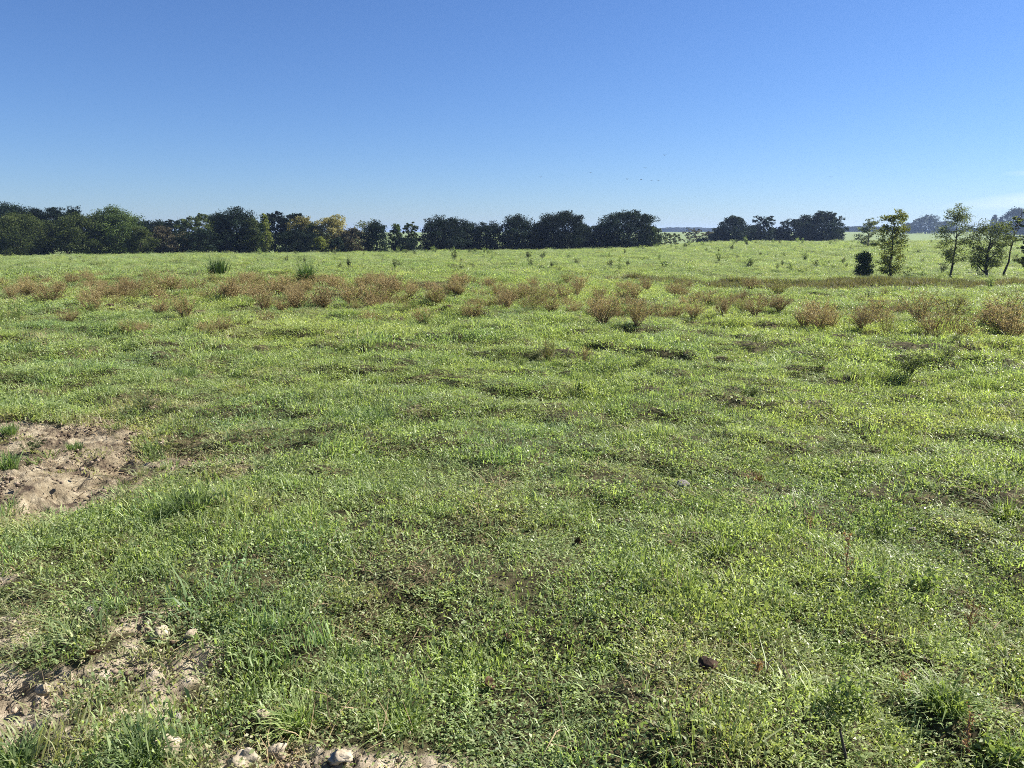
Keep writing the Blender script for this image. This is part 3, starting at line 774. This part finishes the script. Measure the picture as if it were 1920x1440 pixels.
# ------------------------------------------------------------------ weeds and brush
def weed_parts(rng, h, w, nst, nleaf, lsize, branch=3, arch=.25, leafstart=.42, sr=.005):
    paths, C = [], []
    for i in range(nst):
        a = rng.uniform(0, 6.283); r = w * .5 * math.sqrt(rng.uniform(.02, 1)); hh = h * rng.uniform(.55, 1.05) * (1 - .25 * (r / (w * .5)) ** 2)
        b = np.array([math.cos(a), math.sin(a), 0]) * rng.uniform(0, .05)
        e = np.array([math.cos(a) * r, math.sin(a) * r, hh])
        t = np.linspace(0, 1, 5)[:, None]
        P_ = b * (1 - t) + e * t
        P_[:, 2] += arch * hh * (t[:, 0] * (1 - t[:, 0])); P_[1:, :2] += rng.normal(0, .012, (4, 2))
        P_[0, 2] = -.03
        paths.append((P_, sr * (1 - .75 * t[:, 0])))
        tips = [P_]
        for _ in range(branch):
            k = rng.integers(1, 4); s = P_[k]; e2 = s + np.array([rng.normal(0, .16 * w), rng.normal(0, .16 * w), abs(rng.normal(.22, .1)) * h])
            t3 = np.linspace(0, 1, 4)[:, None]; B = s * (1 - t3) + e2 * t3
            paths.append((B, sr * .5 * (1 - .7 * t3[:, 0]))); tips.append(B)
        for B in tips:
            m_ = max(2, nleaf // (nst * len(tips)))
            u = rng.uniform(leafstart if B is P_ else 0, 1, m_) * (len(B) - 1); iu = np.minimum(u.astype(int), len(B) - 2); fu = (u - iu)[:, None]
            C.append(B[iu] * (1 - fu) + B[iu + 1] * fu + rng.normal(0, lsize * .7, (m_, 3)))
    C = np.concatenate(C); C[:, 2] = np.maximum(C[:, 2], .01)
    tv, tq = tubes(paths, 3)
    lv, lq = leaves(rng, C, lsize, .2, asp=.55)
    return tv, tq, lv, lq, np.clip(rng.normal(.5, .28, len(C)), 0, 1)
WM = {
 'rust': leaf_mat("rust_weed_leaves", (.235, .19, .085), (.45, .39, .20), .35, .7, .15, None, .25, (1.15, 1.05, .8)),
 'tan': leaf_mat("tan_weed_leaves", (.22, .19, .085), (.46, .41, .21), .35, .7, .15, None, .25, (1.2, 1.1, .7)),
 'olive': leaf_mat("olive_weed_leaves", (.16, .18, .06), (.36, .36, .15), .35, .65, .2, None, .2),
 'green': leaf_mat("green_weed_leaves", (.11, .16, .055), (.30, .36, .15), .45, .5, .3, None, .2),
 'dark': leaf_mat("dark_weed_leaves", (.045, .06, .028), (.12, .14, .06), .3, .6, .2, None, .25),
}
WNAME = {'rust': 'weed_bush', 'tan': 'weed_bush', 'olive': 'weed_bush', 'green': 'green_weed', 'dark': 'green_weed'}
wr = np.random.default_rng(77)
PROT = {}
def weed_proto(kind, k):
    key = (kind, k)
    if key not in PROT:
        dens = {'rust': (30, 1700, .036, 4), 'tan': (28, 1500, .036, 4), 'olive': (24, 1300, .038, 4), 'green': (16, 900, .045, 2), 'dark': (14, 800, .045, 2)}[kind]
        tv, tq, lv, lq, lt = weed_parts(wr, 1.0, 1.1, dens[0], dens[1], dens[2], dens[3], sr=.010)
        PROT[key] = (mesh_from('stems', tv, tq), mesh_from('leaves', lv, lq, lt))
    return PROT[key]
def weed(px, py, w, h, kind, label=None, grp=None, name=None, sc=1.0):
    x, y, z = at(px, py)
    Hm = h / F * y * 1.02; Wm = w / F * y
    sm, lm = weed_proto(kind, int(wr.integers(0, 4)))
    o = thing(name or WNAME[kind], (x, y, z - .02), label, 'weed' if kind in ('green', 'dark') else 'dead weed', grp, wr.uniform(0, 6.28))
    o.scale = (Wm / 1.1, Wm / 1.1, Hm)
    nm = {'rust': STEM, 'tan': STEM, 'olive': STEM, 'green': STEM_G, 'dark': STEM_G}[kind]
    key = kind
    a = bpy.data.objects.new('stems', sm); COL.objects.link(a); a.parent = o
    b = bpy.data.objects.new('leaves', lm); COL.objects.link(b); b.parent = o
    if not sm.materials: sm.materials.append(nm)
    if not lm.materials: lm.materials.append(WM[kind])
    return o
G_B = 'brown dead weed bushes crowding the middle of the pasture'
WEEDS = [
 (95, 570, 76, 52, 'tan', 'v-shaped pale brown weed bush standing apart near the picture edge'),
 (172, 590, 50, 48, 'tan', 'narrow brown weed bush beside low dark soil mounds'),
 (348, 600, 50, 54, 'tan', 'upright v-shaped brown weed bush rising alone from open grass'),
 (302, 596, 50, 34, 'rust', 'low brown weed bush touching the upright v-shaped one'),
 (35, 605, 34, 56, 'green', 'tall thin green weed in open grass close to the picture edge'),
 (415, 630, 46, 40, 'tan', 'thin twiggy brown weed in front of the rust coloured band'),
 (500, 604, 56, 34, 'rust', 'low spreading brown bush left of the dark soil heaps'),
 (436, 566, 62, 50, 'rust', 'round brown weed bush below the tall green grass fan'),
 (320, 556, 70, 50, 'rust', 'wide rust brown weed bush in the left part of the band'),
 (560, 578, 66, 46, 'rust', 'orange brown bush directly in front of the bushy green weed'),
 (520, 552, 62, 44, 'rust', 'rusty bush left of the bushy green weed'),
 (736, 562, 62, 48, 'rust', 'large rust brown bush in the centre of the band'),
 (816, 566, 36, 34, 'rust', 'small dense rust ball-like bush at the thin end of the band'),
 (790, 600, 54, 36, 'rust', 'low brown bush among small dark clods, in front of the band'),
 (950, 586, 48, 50, 'rust', 'upright dark brown bush standing alone near the pasture centre'),
 (1000, 572, 34, 38, 'dark', 'small dark green bush beside the upright dark brown one'),
 (1034, 584, 48, 40, 'tan', 'tan bush next to the small dark green one'),
 (1130, 616, 86, 62, 'tan', 'big twiggy brown bush with dark base in the middle of the pasture'),
 (1176, 578, 36, 46, 'rust', 'reddish brown bush behind the big twiggy one'),
 (1194, 618, 54, 60, 'tan', 'loose brown bush just beside the big twiggy one'),
 (1238, 600, 48, 48, 'tan', 'thin brown bush right after the loose one'),
 (1300, 602, 48, 38, 'tan', 'low tan bush first of three spaced bushes'),
 (1355, 600, 44, 40, 'rust', 'pinkish brown round bush between two tan bushes'),
 (1415, 604, 52, 38, 'tan', 'spreading tan bush last of three spaced bushes'),
 (1510, 612, 66, 60, 'rust', 'tall rust bush forming the left half of the isolated pair'),
 (1556, 616, 56, 52, 'tan', 'rust bush forming the right half of the isolated pair'),
 (1615, 630, 60, 52, 'tan', 'brown bush between the isolated pair and the yellowish bush'),
 (1664, 637, 46, 56, 'olive', 'yellowish upright bush on bare dark ground'),
 (1746, 630, 70, 56, 'tan', 'tan bush starting the dense thicket at the picture edge'),
 (1800, 634, 66, 56, 'tan', 'dark rust bush in the middle of the dense edge thicket'),
 (1895, 642, 74, 70, 'rust', 'tallest dark rust bush in the corner of the edge thicket'),
 (1848, 642, 46, 34, 'green', 'light green leafy weed in front of the edge thicket'),
 (1027, 678, 40, 54, 'olive', 'tall airy weed skeleton standing in open grass at the centre'),
 (1100, 686, 28, 48, 'tan', 'narrow brown weed beside the tall airy skeleton'),
 (1420, 646, 38, 28, 'green', 'small dark green weed in front of the spaced tan bushes'),
 (1700, 714, 92, 62, 'dark', 'leggy dark weed with bare crossing stems, widest in the open grass'),
 (1775, 686, 50, 34, 'dark', 'low dark weed beside the leggy one'),
 (932, 688, 34, 26, 'dark', 'small dark tuft weed over a brown hollow in the centre grass'),
 (975, 742, 44, 24, 'dark', 'low dark green mound-like weed in the centre grass'),
 (1290, 734, 56, 26, 'dark', 'wide low dark green weed patch in open grass'),
 (1405, 742, 34, 18, 'dark', 'small low dark weed beside the wide dark patch'),
 (1120, 722, 60, 26, 'green', 'low spreading green weed in front of the narrow brown weed'),
 (232, 552, 20, 30, 'green', 'small upright green weed among the brown bushes'),
 (1345, 800, 40, 24, 'dark', 'low dark leafy weed in the open grass below the wide dark patch'),
]
for a in WEEDS: weed(*a)
rs = random.Random(4)
GEN = {'rust': 'rust brown dead weed bush packed among others in the mid pasture band', 'tan': 'tan dead weed bush packed among others in the mid pasture band',
       'olive': 'olive yellow weed bush packed among others in the mid pasture band', 'green': 'green leafy weed growing between the brown bushes', 'dark': 'low dark leafy weed making a dark tuft in the open turf'}
def crowd(n, x0, x1, y0, y1, kinds, s0, s1):
    for _ in range(n):
        px = rs.uniform(x0, x1); py = y0 + (y1 - y0) * rs.random() ** .9; k = rs.choice(kinds)
        sc = (py - 470) / 90
        h = rs.uniform(s0, s1) * sc
        weed(px, py, h * (rs.uniform(1.1, 1.8) if k != 'dark' else rs.uniform(1.8, 3)), h, k, GEN[k], G_B if k not in ('green', 'dark') else 'low dark weeds in the turf' if k == 'dark' else 'green weeds between the brown bushes')
crowd(30, -20, 250, 528, 560, ['tan', 'tan', 'olive', 'rust'], 24, 38)
crowd(32, 190, 500, 526, 566, ['rust', 'tan', 'tan', 'olive'], 26, 44)
crowd(34, 480, 720, 530, 584, ['rust', 'rust', 'tan', 'tan', 'olive'], 26, 44)
crowd(22, 700, 870, 530, 576, ['rust', 'tan', 'olive'], 26, 38)
crowd(16, 850, 1100, 534, 570, ['tan', 'olive', 'rust', 'green'], 20, 36)
crowd(14, 1080, 1290, 546, 600, ['tan', 'olive', 'tan'], 20, 34)
crowd(6, 1480, 1680, 590, 622, ['tan', 'olive', 'rust'], 26, 38)
crowd(34, 850, 1480, 536, 596, ['tan', 'olive', 'tan', 'rust'], 22, 34)
crowd(8, 1720, 1925, 596, 634, ['tan', 'olive', 'rust'], 30, 44)
crowd(12, 640, 900, 575, 610, ['olive', 'tan', 'green'], 14, 24)
crowd(14, 0, 480, 575, 640, ['olive', 'green', 'tan'], 12, 26)
crowd(12, 1180, 1480, 560, 600, ['olive', 'green', 'tan'], 12, 22)
crowd(12, 1560, 1900, 556, 590, ['olive', 'green'], 10, 20)
crowd(40, 0, 1900, 640, 860, ['dark', 'green', 'dark'], 5, 8)
crowd(14, -20, 300, 530, 580, ['tan', 'olive', 'rust'], 22, 34)
crowd(24, 0, 1900, 600, 700, ['dark', 'olive', 'green'], 7, 13)

# tall fans of green grass
def fan(px, py, w, h, label, seed):
    x, y, z = at(px, py); rng = np.random.default_rng(seed)
    Hm = h / F * y; Wm = w / F * y
    V, q, t = blades(rng, 420, Wm * .28, Hm * .55, Hm * 1.08, .018, .42, .8)
    o = obj('grass_clump', mesh_from('grass_clump', V, q, t), leaf_mat("tall_green_grass", (.04, .085, .022), (.10, .16, .05), .3, .5, .3), None, (x, y, z))
    return tag(o, label, 'grass clump')
fan(409, 521, 44, 50, 'tall dark green fan of grass above the brown bushes', 1)
fan(574, 541, 38, 56, 'bushy upright green weed clump rising from the brown band', 2)

# foreground and edge plants
def stalk(px, py, h, label, seed, m=None):
    x, y, z = at(px, py); rng = np.random.default_rng(seed); Hm = h / F * y * 1.05
    o = thing('dock_stalk', (x, y, z), label, 'weed', 'reddish seed stalks in the near grass')
    t = np.linspace(0, 1, 7)[:, None]; P_ = np.hstack([rng.normal(0, .06) * Hm * t ** 2, rng.normal(0, .06) * Hm * t ** 2, Hm * t]); P_[1:-1, :2] += rng.normal(0, .005, (5, 2))
    paths = [(P_, .003 * (1 - .6 * t[:, 0]))]
    C = []
    for _ in range(7):
        k = rng.integers(2, 6); e = P_[k] + np.array([rng.normal(0, .03), rng.normal(0, .03), .06]) * (Hm / .25)
        t3 = np.linspace(0, 1, 3)[:, None]; B = P_[k] * (1 - t3) + e * t3; paths.append((B, .001 * np.ones(3)))
        C.append(B[1] + rng.normal(0, .006, (6, 3))); C.append(B[2] + rng.normal(0, .005, (4, 3)))
    C.append(P_[rng.integers(2, 7, 26)] + rng.normal(0, .006, (26, 3)))
    tv, tq = tubes(paths, 5); obj('stem', mesh_from('stem', tv, tq, smooth=True), STEM_R, o)
    lv, lq = leaves(rng, np.concatenate(C), .009, .2); obj('seeds', mesh_from('seeds', lv, lq, rng.uniform(0, 1, len(lq))), m or M_SEED, o)
M_SEED = leaf_mat("dock_seeds", (.18, .085, .05), (.34, .22, .13), .3, .7, .2)
stalk(1583, 1110, 96, 'tall reddish seed stalk standing in the grass, farthest of the near stalks', 1)
stalk(1816, 1175, 84, 'reddish stalk near the picture edge, above the bright green tussock', 2)
stalk(1694, 1290, 58, 'short reddish stalk beside the leafy weed', 3)
stalk(1818, 1390, 104, 'thick red brown stalk closest to the bottom corner', 4)
stalk(1515, 1015, 40, 'short pinkish stalk near the small pale stone', 5)
stalk(1418, 1290, 36, 'tiny reddish stalk in the grass below the dark brown dung pat', 6)
def leafy(px, py, w, h, label, seed, nl=260, ls=.022, m='green', nst=9):
    x, y, z = at(px, py); rng = np.random.default_rng(seed); Hm = h / F * y * 1.05; Wm = w / F * y
    tv, tq, lv, lq, lt = weed_parts(rng, Hm, Wm, nst, nl, ls, 2, sr=.0035)
    o = thing('leafy_weed', (x, y, z), label, 'weed', None)
    obj('stems', mesh_from('stems', tv, tq), STEM_G, o); obj('leaves', mesh_from('leaves', lv, lq, lt), WM[m], o)
leafy(1590, 1345, 130, 95, 'broad leafy weed with mottled leaves, largest near plant by the bottom corner', 1, 420, .017, nst=14)
leafy(1660, 1005, 56, 74, 'thin dark stemmed green weed casting a shadow, beyond the reddish stalks', 2, 200, .02)
leafy(1640, 1130, 50, 50, 'small green weed just below the tall reddish stalk', 3, 160, .02)
leafy(1730, 1110, 60, 50, 'leafy weed between the two tall reddish stalks', 4, 180, .022)
leafy(420, 1180, 70, 40, 'low leafy weed near the pale stone', 5, 160, .02)
leafy(1880, 1395, 80, 60, 'leafy weed in the very bottom corner', 6, 260, .026)
leafy(1090, 735, 30, 30, 'small leafy weed between two low dark weeds in the centre', 7, 140, .03)
def tussock(px, py, w, h, label, seed, m=M_GRASS, n=220, bw=.006):
    x, y, z = at(px, py); rng = np.random.default_rng(seed); Hm = h / F * y; Wm = w / F * y
    V, q, t = blades(rng, n, Wm * .3, Hm * .5, Hm * 1.1, bw, .8, 1.2)
    o = obj('grass_tussock', mesh_from('grass_tussock', V, q, t), m, None, (x, y, z - .005)); tag(o, label, 'grass tussock')
M_TUS = leaf_mat("bright_tussock", (.12, .18, .05), (.32, .38, .15), .45, .5, .3)
M_TUSD = leaf_mat("dark_tussock", (.085, .14, .05), (.25, .33, .14), .45, .5, .3)
M_TUSB = leaf_mat("brown_tussock", (.14, .07, .04), (.26, .16, .09), .3, .6, .2)
tussock(1770, 1330, 110, 70, 'bright green tussock of wide blades near the bottom corner', 1, M_TUS, 260, .007)
tussock(1886, 965, 60, 62, 'upright yellow green grass tuft at the picture edge', 2, M_TUS, 120)
tussock(1420, 893, 44, 28, 'small reddish brown dead tuft near the round grey stone', 3, M_TUSB, 130)
tussock(350, 972, 130, 60, 'wide dark green tussock in front of the bare soil', 4, M_TUSD, 420, .006)
tussock(285, 830, 50, 34, 'green tuft at the tip of the bare soil patch', 5, M_TUSD, 170)
tussock(140, 838, 44, 18, 'small tuft growing inside the bare soil patch', 6, M_TUSD, 120)
tussock(15, 885, 60, 50, 'dark grass tuft on bare soil at the picture edge', 7, M_TUSD, 170)
tussock(20, 825, 34, 30, 'small grass tuft on bare soil above the dark edge tuft', 8, M_TUSD, 120)
tussock(265, 1430, 140, 70, 'dark green tussock by the bottom edge between patches of pale soil', 9, M_TUSD, 340)
tussock(30, 1430, 120, 60, 'green tussock in the bottom corner beside pale soil', 10, M_TUSD, 300)
tussock(240, 1385, 90, 50, 'long-bladed green tussock above the bottom edge tussock', 11, M_TUSD, 240)
tussock(560, 1060, 90, 34, 'low green tussock in the grass right of the wide dark one', 12, M_TUSD, 200)
tussock(560, 1360, 110, 60, 'green tussock beside the tan clods at the bottom edge', 13, M_TUS, 260)
tussock(750, 1350, 130, 60, 'long green tussock over the dark burrow hole', 14, M_TUS, 300)
tussock(700, 800, 60, 30, 'dark tuft left of a brown dead patch in the grass', 15, M_TUSD, 170)
tussock(640, 790, 50, 24, 'dark tuft in the open grass, smaller than its neighbour', 16, M_TUSD, 140)
tussock(350, 705, 60, 28, 'grass tuft above the small grey bare patch', 17, M_TUSD, 170)
tussock(1350, 1050, 80, 40, 'yellow green tuft below the reddish brown dead one', 18, M_TUS, 160)
tussock(1255, 1180, 80, 40, 'low bright tuft in the lower centre grass', 19, M_TUS, 160)

# ------------------------------------------------------------------ stones, clods, small things
def lump(name, px, py, w, h, m, label, cat, seed, grp=None, sink=.6, rough=.75, dz=.010):
    x, y, z = at(px, py); rng = np.random.default_rng(seed); Wm = .8 * w / F * y; Hm = .52 * h / F * y
    nu, nv = 28, 16
    u = np.linspace(0, 2 * math.pi, nu, endpoint=False); v = np.linspace(0.02, math.pi - .02, nv)
    U, Vv = np.meshgrid(u, v)
    D = np.stack([np.cos(U) * np.sin(Vv), np.sin(U) * np.sin(Vv), np.cos(Vv)], -1)
    o1, o2, o3 = rng.uniform(0, 90, 3)
    R = 1 + rough * 2 * (fbm(D[..., 0] * 1.7 + o1 + D[..., 2], D[..., 1] * 1.7 + o2 - D[..., 2] * .7, 4, seed, .6) - .5) \
          + rough * .5 * (fbm(D[..., 0] * 6 + o3, D[..., 1] * 6 + D[..., 2] * 5, 3, seed + 5) - .5)
    Pn = D * R[..., None] * np.array([Wm / 2, Wm / 2 * rng.uniform(.7, 1), Hm / 2 / (1 - sink * .5)])
    Pn = Pn.reshape(-1, 3)
    i = np.arange(nv - 1)[:, None] * nu; j = np.arange(nu)[None]; j2 = (j + 1) % nu
    q = np.stack([i + j, i + nu + j, i + nu + j2, i + j2], -1).reshape(-1, 4)
    o = obj(name, mesh_from(name, Pn, q, smooth=True), m, None, (x, y, z + Hm / 2 * (1 - sink) + dz))
    o.rotation_euler = (rng.normal(0, .12), rng.normal(0, .12), rng.uniform(0, 6.28))
    return tag(o, label, cat, grp)
lump('stone', 1280, 908, 28, 15, ROCK, 'round grey flat-topped stone alone in the grass', 'stone', 1, dz=.025)
lump('stone', 300, 1200, 44, 32, ROCK_TAN, 'pale rounded stone in the grass above the bare soil', 'stone', 2)
lump('stone', 80, 1292, 36, 32, ROCK_TAN, 'pale tan stone beside bare soil near the picture edge', 'stone', 3)
lump('stone', 172, 1155, 30, 14, ROCK, 'flat grey stone half hidden in grass', 'stone', 4)
lump('stone', 325, 1325, 34, 22, ROCK, 'whitish broken stone below the bare soil patch', 'stone', 5)
lump('stone', 492, 1345, 36, 30, ROCK_TAN, 'tan stone with dark hollow beneath it', 'stone', 6)
lump('clod', 458, 1432, 70, 56, ROCK_TAN, 'big tan clod of earth at the bottom edge', 'clod', 7, 'tan clods of dry earth')
lump('clod', 520, 1412, 52, 34, ROCK_TAN, 'tan clod just above and beside the big bottom clod', 'clod', 8, 'tan clods of dry earth')
lump('clod', 312, 1410, 66, 48, ROCK_TAN, 'tan clod between the two bottom tussocks', 'clod', 9, 'tan clods of dry earth')
lump('clod', 360, 1204, 30, 20, ROCK_TAN, 'small clod next to the pale rounded stone', 'clod', 10, 'tan clods of dry earth')
lump('clod', 640, 1436, 60, 30, ROCK_TAN, 'pale clod at the bottom edge towards the centre', 'clod', 11, 'tan clods of dry earth')
lump('stone', 1710, 990, 20, 11, ROCK, 'small pale stone among the weeds at the far side of the near grass', 'stone', 12)
lump('stone', 1467, 988, 18, 8, ROCK_TAN, 'tiny whitish stone in the grass below the dead brown tuft', 'stone', 13)
for i, (a, b, w, h, l_) in enumerate([(580, 606, 30, 18, 'round black soil heap in front of the orange brown bushes'), (602, 586, 56, 15, 'long dark soil heap behind the round black one'),
        (205, 582, 24, 9, 'small dark soil mound near the narrow brown bush'), (228, 581, 18, 9, 'tiny dark soil mound beside the small one'),
        (752, 596, 24, 11, 'dark clod heap before the low brown bush'), (765, 600, 14, 9, 'little dark clod next to the clod heap'), (840, 587, 22, 8, 'flat dark earth lump in the thin end of the band')]):
    lump('soil_mound', a, b, w, h, DARK_EARTH, l_, 'soil mound', 30 + i, 'dark soil mounds', rough=.6)
lump('dung_pat', 1325, 1278, 46, 22, DARK_EARTH, 'dark reddish brown dung pat in the near grass', 'dung', 50, rough=.5, dz=.03)
lump('dung_pat', 1740, 1232, 30, 22, DARK_EARTH, 'small dark brown dung clump left of the bright tussock', 'dung', 51, rough=.6)
def dry_leaf(px, py, s, label, seed):
    s *= .7
    x, y, z = at(px, py); rng = np.random.default_rng(seed)
    n = 9; u = np.linspace(-1, 1, n); v = np.linspace(-1, 1, 5)
    U, Vv = np.meshgrid(u, v); w = (1 - U ** 2) ** .6 * .38
    Pn = np.stack([U * s / 2, Vv * w * s, (.25 * U ** 2 + .3 * np.abs(Vv) ** 1.5 * w / .38) * s + rng.normal(0, .012 * s, U.shape)], -1).reshape(-1, 3)
    i = np.arange(4)[:, None] * n; j = np.arange(n - 1)[None]
    q = np.stack([i + j, i + j + 1, i + n + j + 1, i + n + j], -1).reshape(-1, 4)
    o = obj('fallen_leaf', mesh_from('fallen_leaf', Pn, q, smooth=True), DRYLEAF, None, (x, y, z + .02))
    so = o.modifiers.new('thickness', 'SOLIDIFY'); so.thickness = .0012
    o.rotation_euler = (rng.uniform(.5, 1.1), rng.uniform(-.9, .9), rng.uniform(0, 6.28))
    tag(o, label, 'dead leaf', 'curled brown dead leaves')
dry_leaf(913, 1285, .085, 'curled dark brown dead leaf standing in the lower centre grass', 1)
dry_leaf(1257, 1035, .10, 'folded dark brown leaf near the yellow green tuft', 2)
dry_leaf(1087, 1022, .09, 'brown dead leaf right of the centre in the near grass', 3)
dry_leaf(950, 1207, .07, 'pale brown leaf above the standing dark one', 5)
dry_leaf(176, 1240, .08, 'dark curled leaf lying by the bare soil patch', 7)
# thick dead stick at the bottom edge
x, y, z = at(1592, 1440)
t = np.linspace(0, 1, 6)[:, None]
sv, sq = tubes([(np.hstack([-.03 * t, .02 * t, .13 * t - .01]), .006 * (1 - .4 * t[:, 0]))], 7)
tag(obj('stick', mesh_from('stick', sv, sq, smooth=True), BARK, None, (x, y, z)), 'short dark dead stick poking up from the grass at the bottom edge', 'stick')
# log and dark hole
x, y, z = at(1690, 555)
rng = np.random.default_rng(9); t = np.linspace(0, 1, 8)[:, None]
lp = np.hstack([(t - .5) * .8, rng.normal(0, .02, (8, 1)), .08 + rng.normal(0, .015, (8, 1)) + .05 * t])
lb = [(lp, .07 * (1 - .35 * t[:, 0])), (np.array([lp[5], lp[5] + [.1, 0, .12], lp[5] + [.16, .02, .2]]), np.array([.035, .025, .012]))]
sv, sq = tubes(lb, 9)
tag(obj('log', mesh_from('log', sv, sq, smooth=True), LOG, None, (x, y, z)), 'short grey weathered log lying on the grass before the ditch', 'log')

# ------------------------------------------------------------------ little weeds dotted over the far slope
far_protos = []
for k in range(5):
    rng = np.random.default_rng(600 + k)
    tv, tq, lv, lq, lt = weed_parts(rng, 1.0, .8, 10, 150, .11, 1, sr=.02)
    V, Q2, T = merge([(tv, tq, .2), (lv, lq, 0)]); T[len(tq):] = lt
    me = mesh_from('field_weed', V, Q2, T); me.materials.append(WM['dark' if k % 2 else 'green']); far_protos.append(me)
def far_weed(px, py, h, label, grp):
    h *= .8
    x, y = pix_base(px, py)
    if y > 185: return
    z = float(gz(x, y)); Hm = 1.5 * h / F * y + .08
    o = bpy.data.objects.new('field_weed', rs.choice(far_protos)); COL.objects.link(o)
    o.location = (x, y, z - .02); o.rotation_euler = (0, 0, rs.uniform(0, 6.28)); w = Hm * rs.uniform(.7, 1.3); o.scale = (w, w, Hm)
    tag(o, label, 'weed', grp)
LS, LC = 'small dark weed dotting the open green slope beyond the ditch', 'dark weed in the fringe along the crest below the trees'
cnt = 0
while cnt < 175:
    px = rs.uniform(480, 1915); py = rs.uniform(458, 516)
    if px < 1150 and py < 474: continue
    far_weed(px, py, rs.choice([3.5, 5, 6, 7, 9, 12]) * (.6 + (py - 450) / 70), LS, 'small weeds scattered on the far slope'); cnt += 1
for _ in range(36): far_weed(rs.uniform(60, 560), rs.uniform(484, 500), rs.uniform(3, 7), LS.replace('beyond the ditch', 'before the wood'), 'small weeds before the wood')
for _ in range(70): far_weed(rs.uniform(540, 930), rs.uniform(474, 481), rs.uniform(5, 10), LC, 'weeds along the crest')
for _ in range(40):
    px = rs.uniform(1150, 1910); far_weed(px, np.interp(px, [1150, 1440, 1910], [471, 457, 457]) + rs.uniform(-2, 3), rs.uniform(5, 10), LC, 'weeds along the crest')
for px, py, h in [(1650, 545, 9), (1855, 549, 20), (1560, 545, 9), (1630, 570, 16), (1690, 576, 14), (1765, 516, 16), (1840, 520, 18), (1780, 522, 14), (1730, 520, 12)]:
    far_weed(px, py, h, 'dark green weed at the edge of the tall ditch grass', 'weeds at the ditch edge')

# ------------------------------------------------------------------ birds
def bird(px, py, wpx, label, seed, Y=170):
    rng = np.random.default_rng(seed)
    x = col_x(px, Y); z = row_z(py, Y); span = wpx / F * Y * 1.15
    o = thing('bird', (x, Y, z), label, 'bird', 'birds flying far off in the sky', rng.uniform(-.7, .7))
    s = span
    t = np.linspace(0, 1, 8)[:, None]
    body = np.hstack([0 * t, (t - .5) * s * .5, .01 * s * np.sin(t * 3)])
    R = s * np.array([.01, .045, .035, .065, .075, .06, .035, .02])
    bv, bq = tubes([(body, R)], 8)
    # wings: two tapered, thick, bent surfaces
    flap = rng.uniform(.05, .35)
    wv, wq = [], []
    for sd in (-1, 1):
        st = np.linspace(0, 1, 5); base = len(np.concatenate(wv)) if wv else 0
        rows = []
        for q in st:
            c = s * .16 * (1 - .75 * q ** 1.5); zc = s * (.12 * math.sin(q * 2.2) * (1 + flap)); xx = sd * s * .5 * q; yy = s * (.04 - .10 * q * q)
            rows += [(xx, yy + c * .6, zc), (xx, yy - c * .4, zc - .006 * s), (xx, yy - c * .4, zc - .016 * s), (xx, yy + c * .6, zc - .02 * s)]
        wv.append(np.array(rows))
        for i in range(4):
            for j in range(4):
                a_ = base + i * 4 + j; b_ = base + i * 4 + (j + 1) % 4; wq.append((a_, b_, b_ + 4, a_ + 4))
    obj('body', mesh_from('body', bv, bq, smooth=True), BIRD, o)
    obj('wings', mesh_from('wings', np.concatenate(wv), np.array(wq)), BIRD, o)
for i, (a, b, w, l_) in enumerate([(1241, 291, 7, 'highest dark bird flying alone above the flock'), (1206, 315, 6, 'bird flying between the highest one and the low cluster'),
        (1105, 324, 6, 'bird flying alone left of the low cluster'), (1013, 332, 6, 'leftmost bird, far out from the flock over the oaks'),
        (1173, 336, 6, 'first bird of the low cluster with bent wings'), (1199, 337, 7, 'second bird of the low cluster'),
        (1218, 339, 6, 'third bird of the low cluster'), (1231, 339, 6, 'last bird of the low cluster on its sunward side'), (1550, 332, 6, 'faint bird far away above the small clump of trees')]):
    bird(a, b, w, l_, i)

# ------------------------------------------------------------------ haze
def haze(density, col):
    x0, x1, y0, y1, z0, z1 = -7200, 7200, -7200, 7200, -12, 26
    V = np.array([(x, y, z) for z in (z0, z1) for y in (y0, y1) for x in (x0, x1)], float)
    q = np.array([(0, 2, 3, 1), (4, 5, 7, 6), (0, 1, 5, 4), (2, 6, 7, 3), (0, 4, 6, 2), (1, 3, 7, 5)])
    m, n, l = new_mat("air")
    out = n.new("ShaderNodeOutputMaterial"); v = n.new("ShaderNodeVolumePrincipled")
    v.inputs["Density"].default_value = density; v.inputs["Color"].default_value = c4(col); v.inputs["Anisotropy"].default_value = .3
    l.new(v.outputs[0], out.inputs["Volume"])
    o = obj('haze', mesh_from('haze', V, q), m); tag(o, 'thin blue haze lying over the far fields', 'haze', kind='stuff')
haze(.0002, (.46, .64, 1.0))
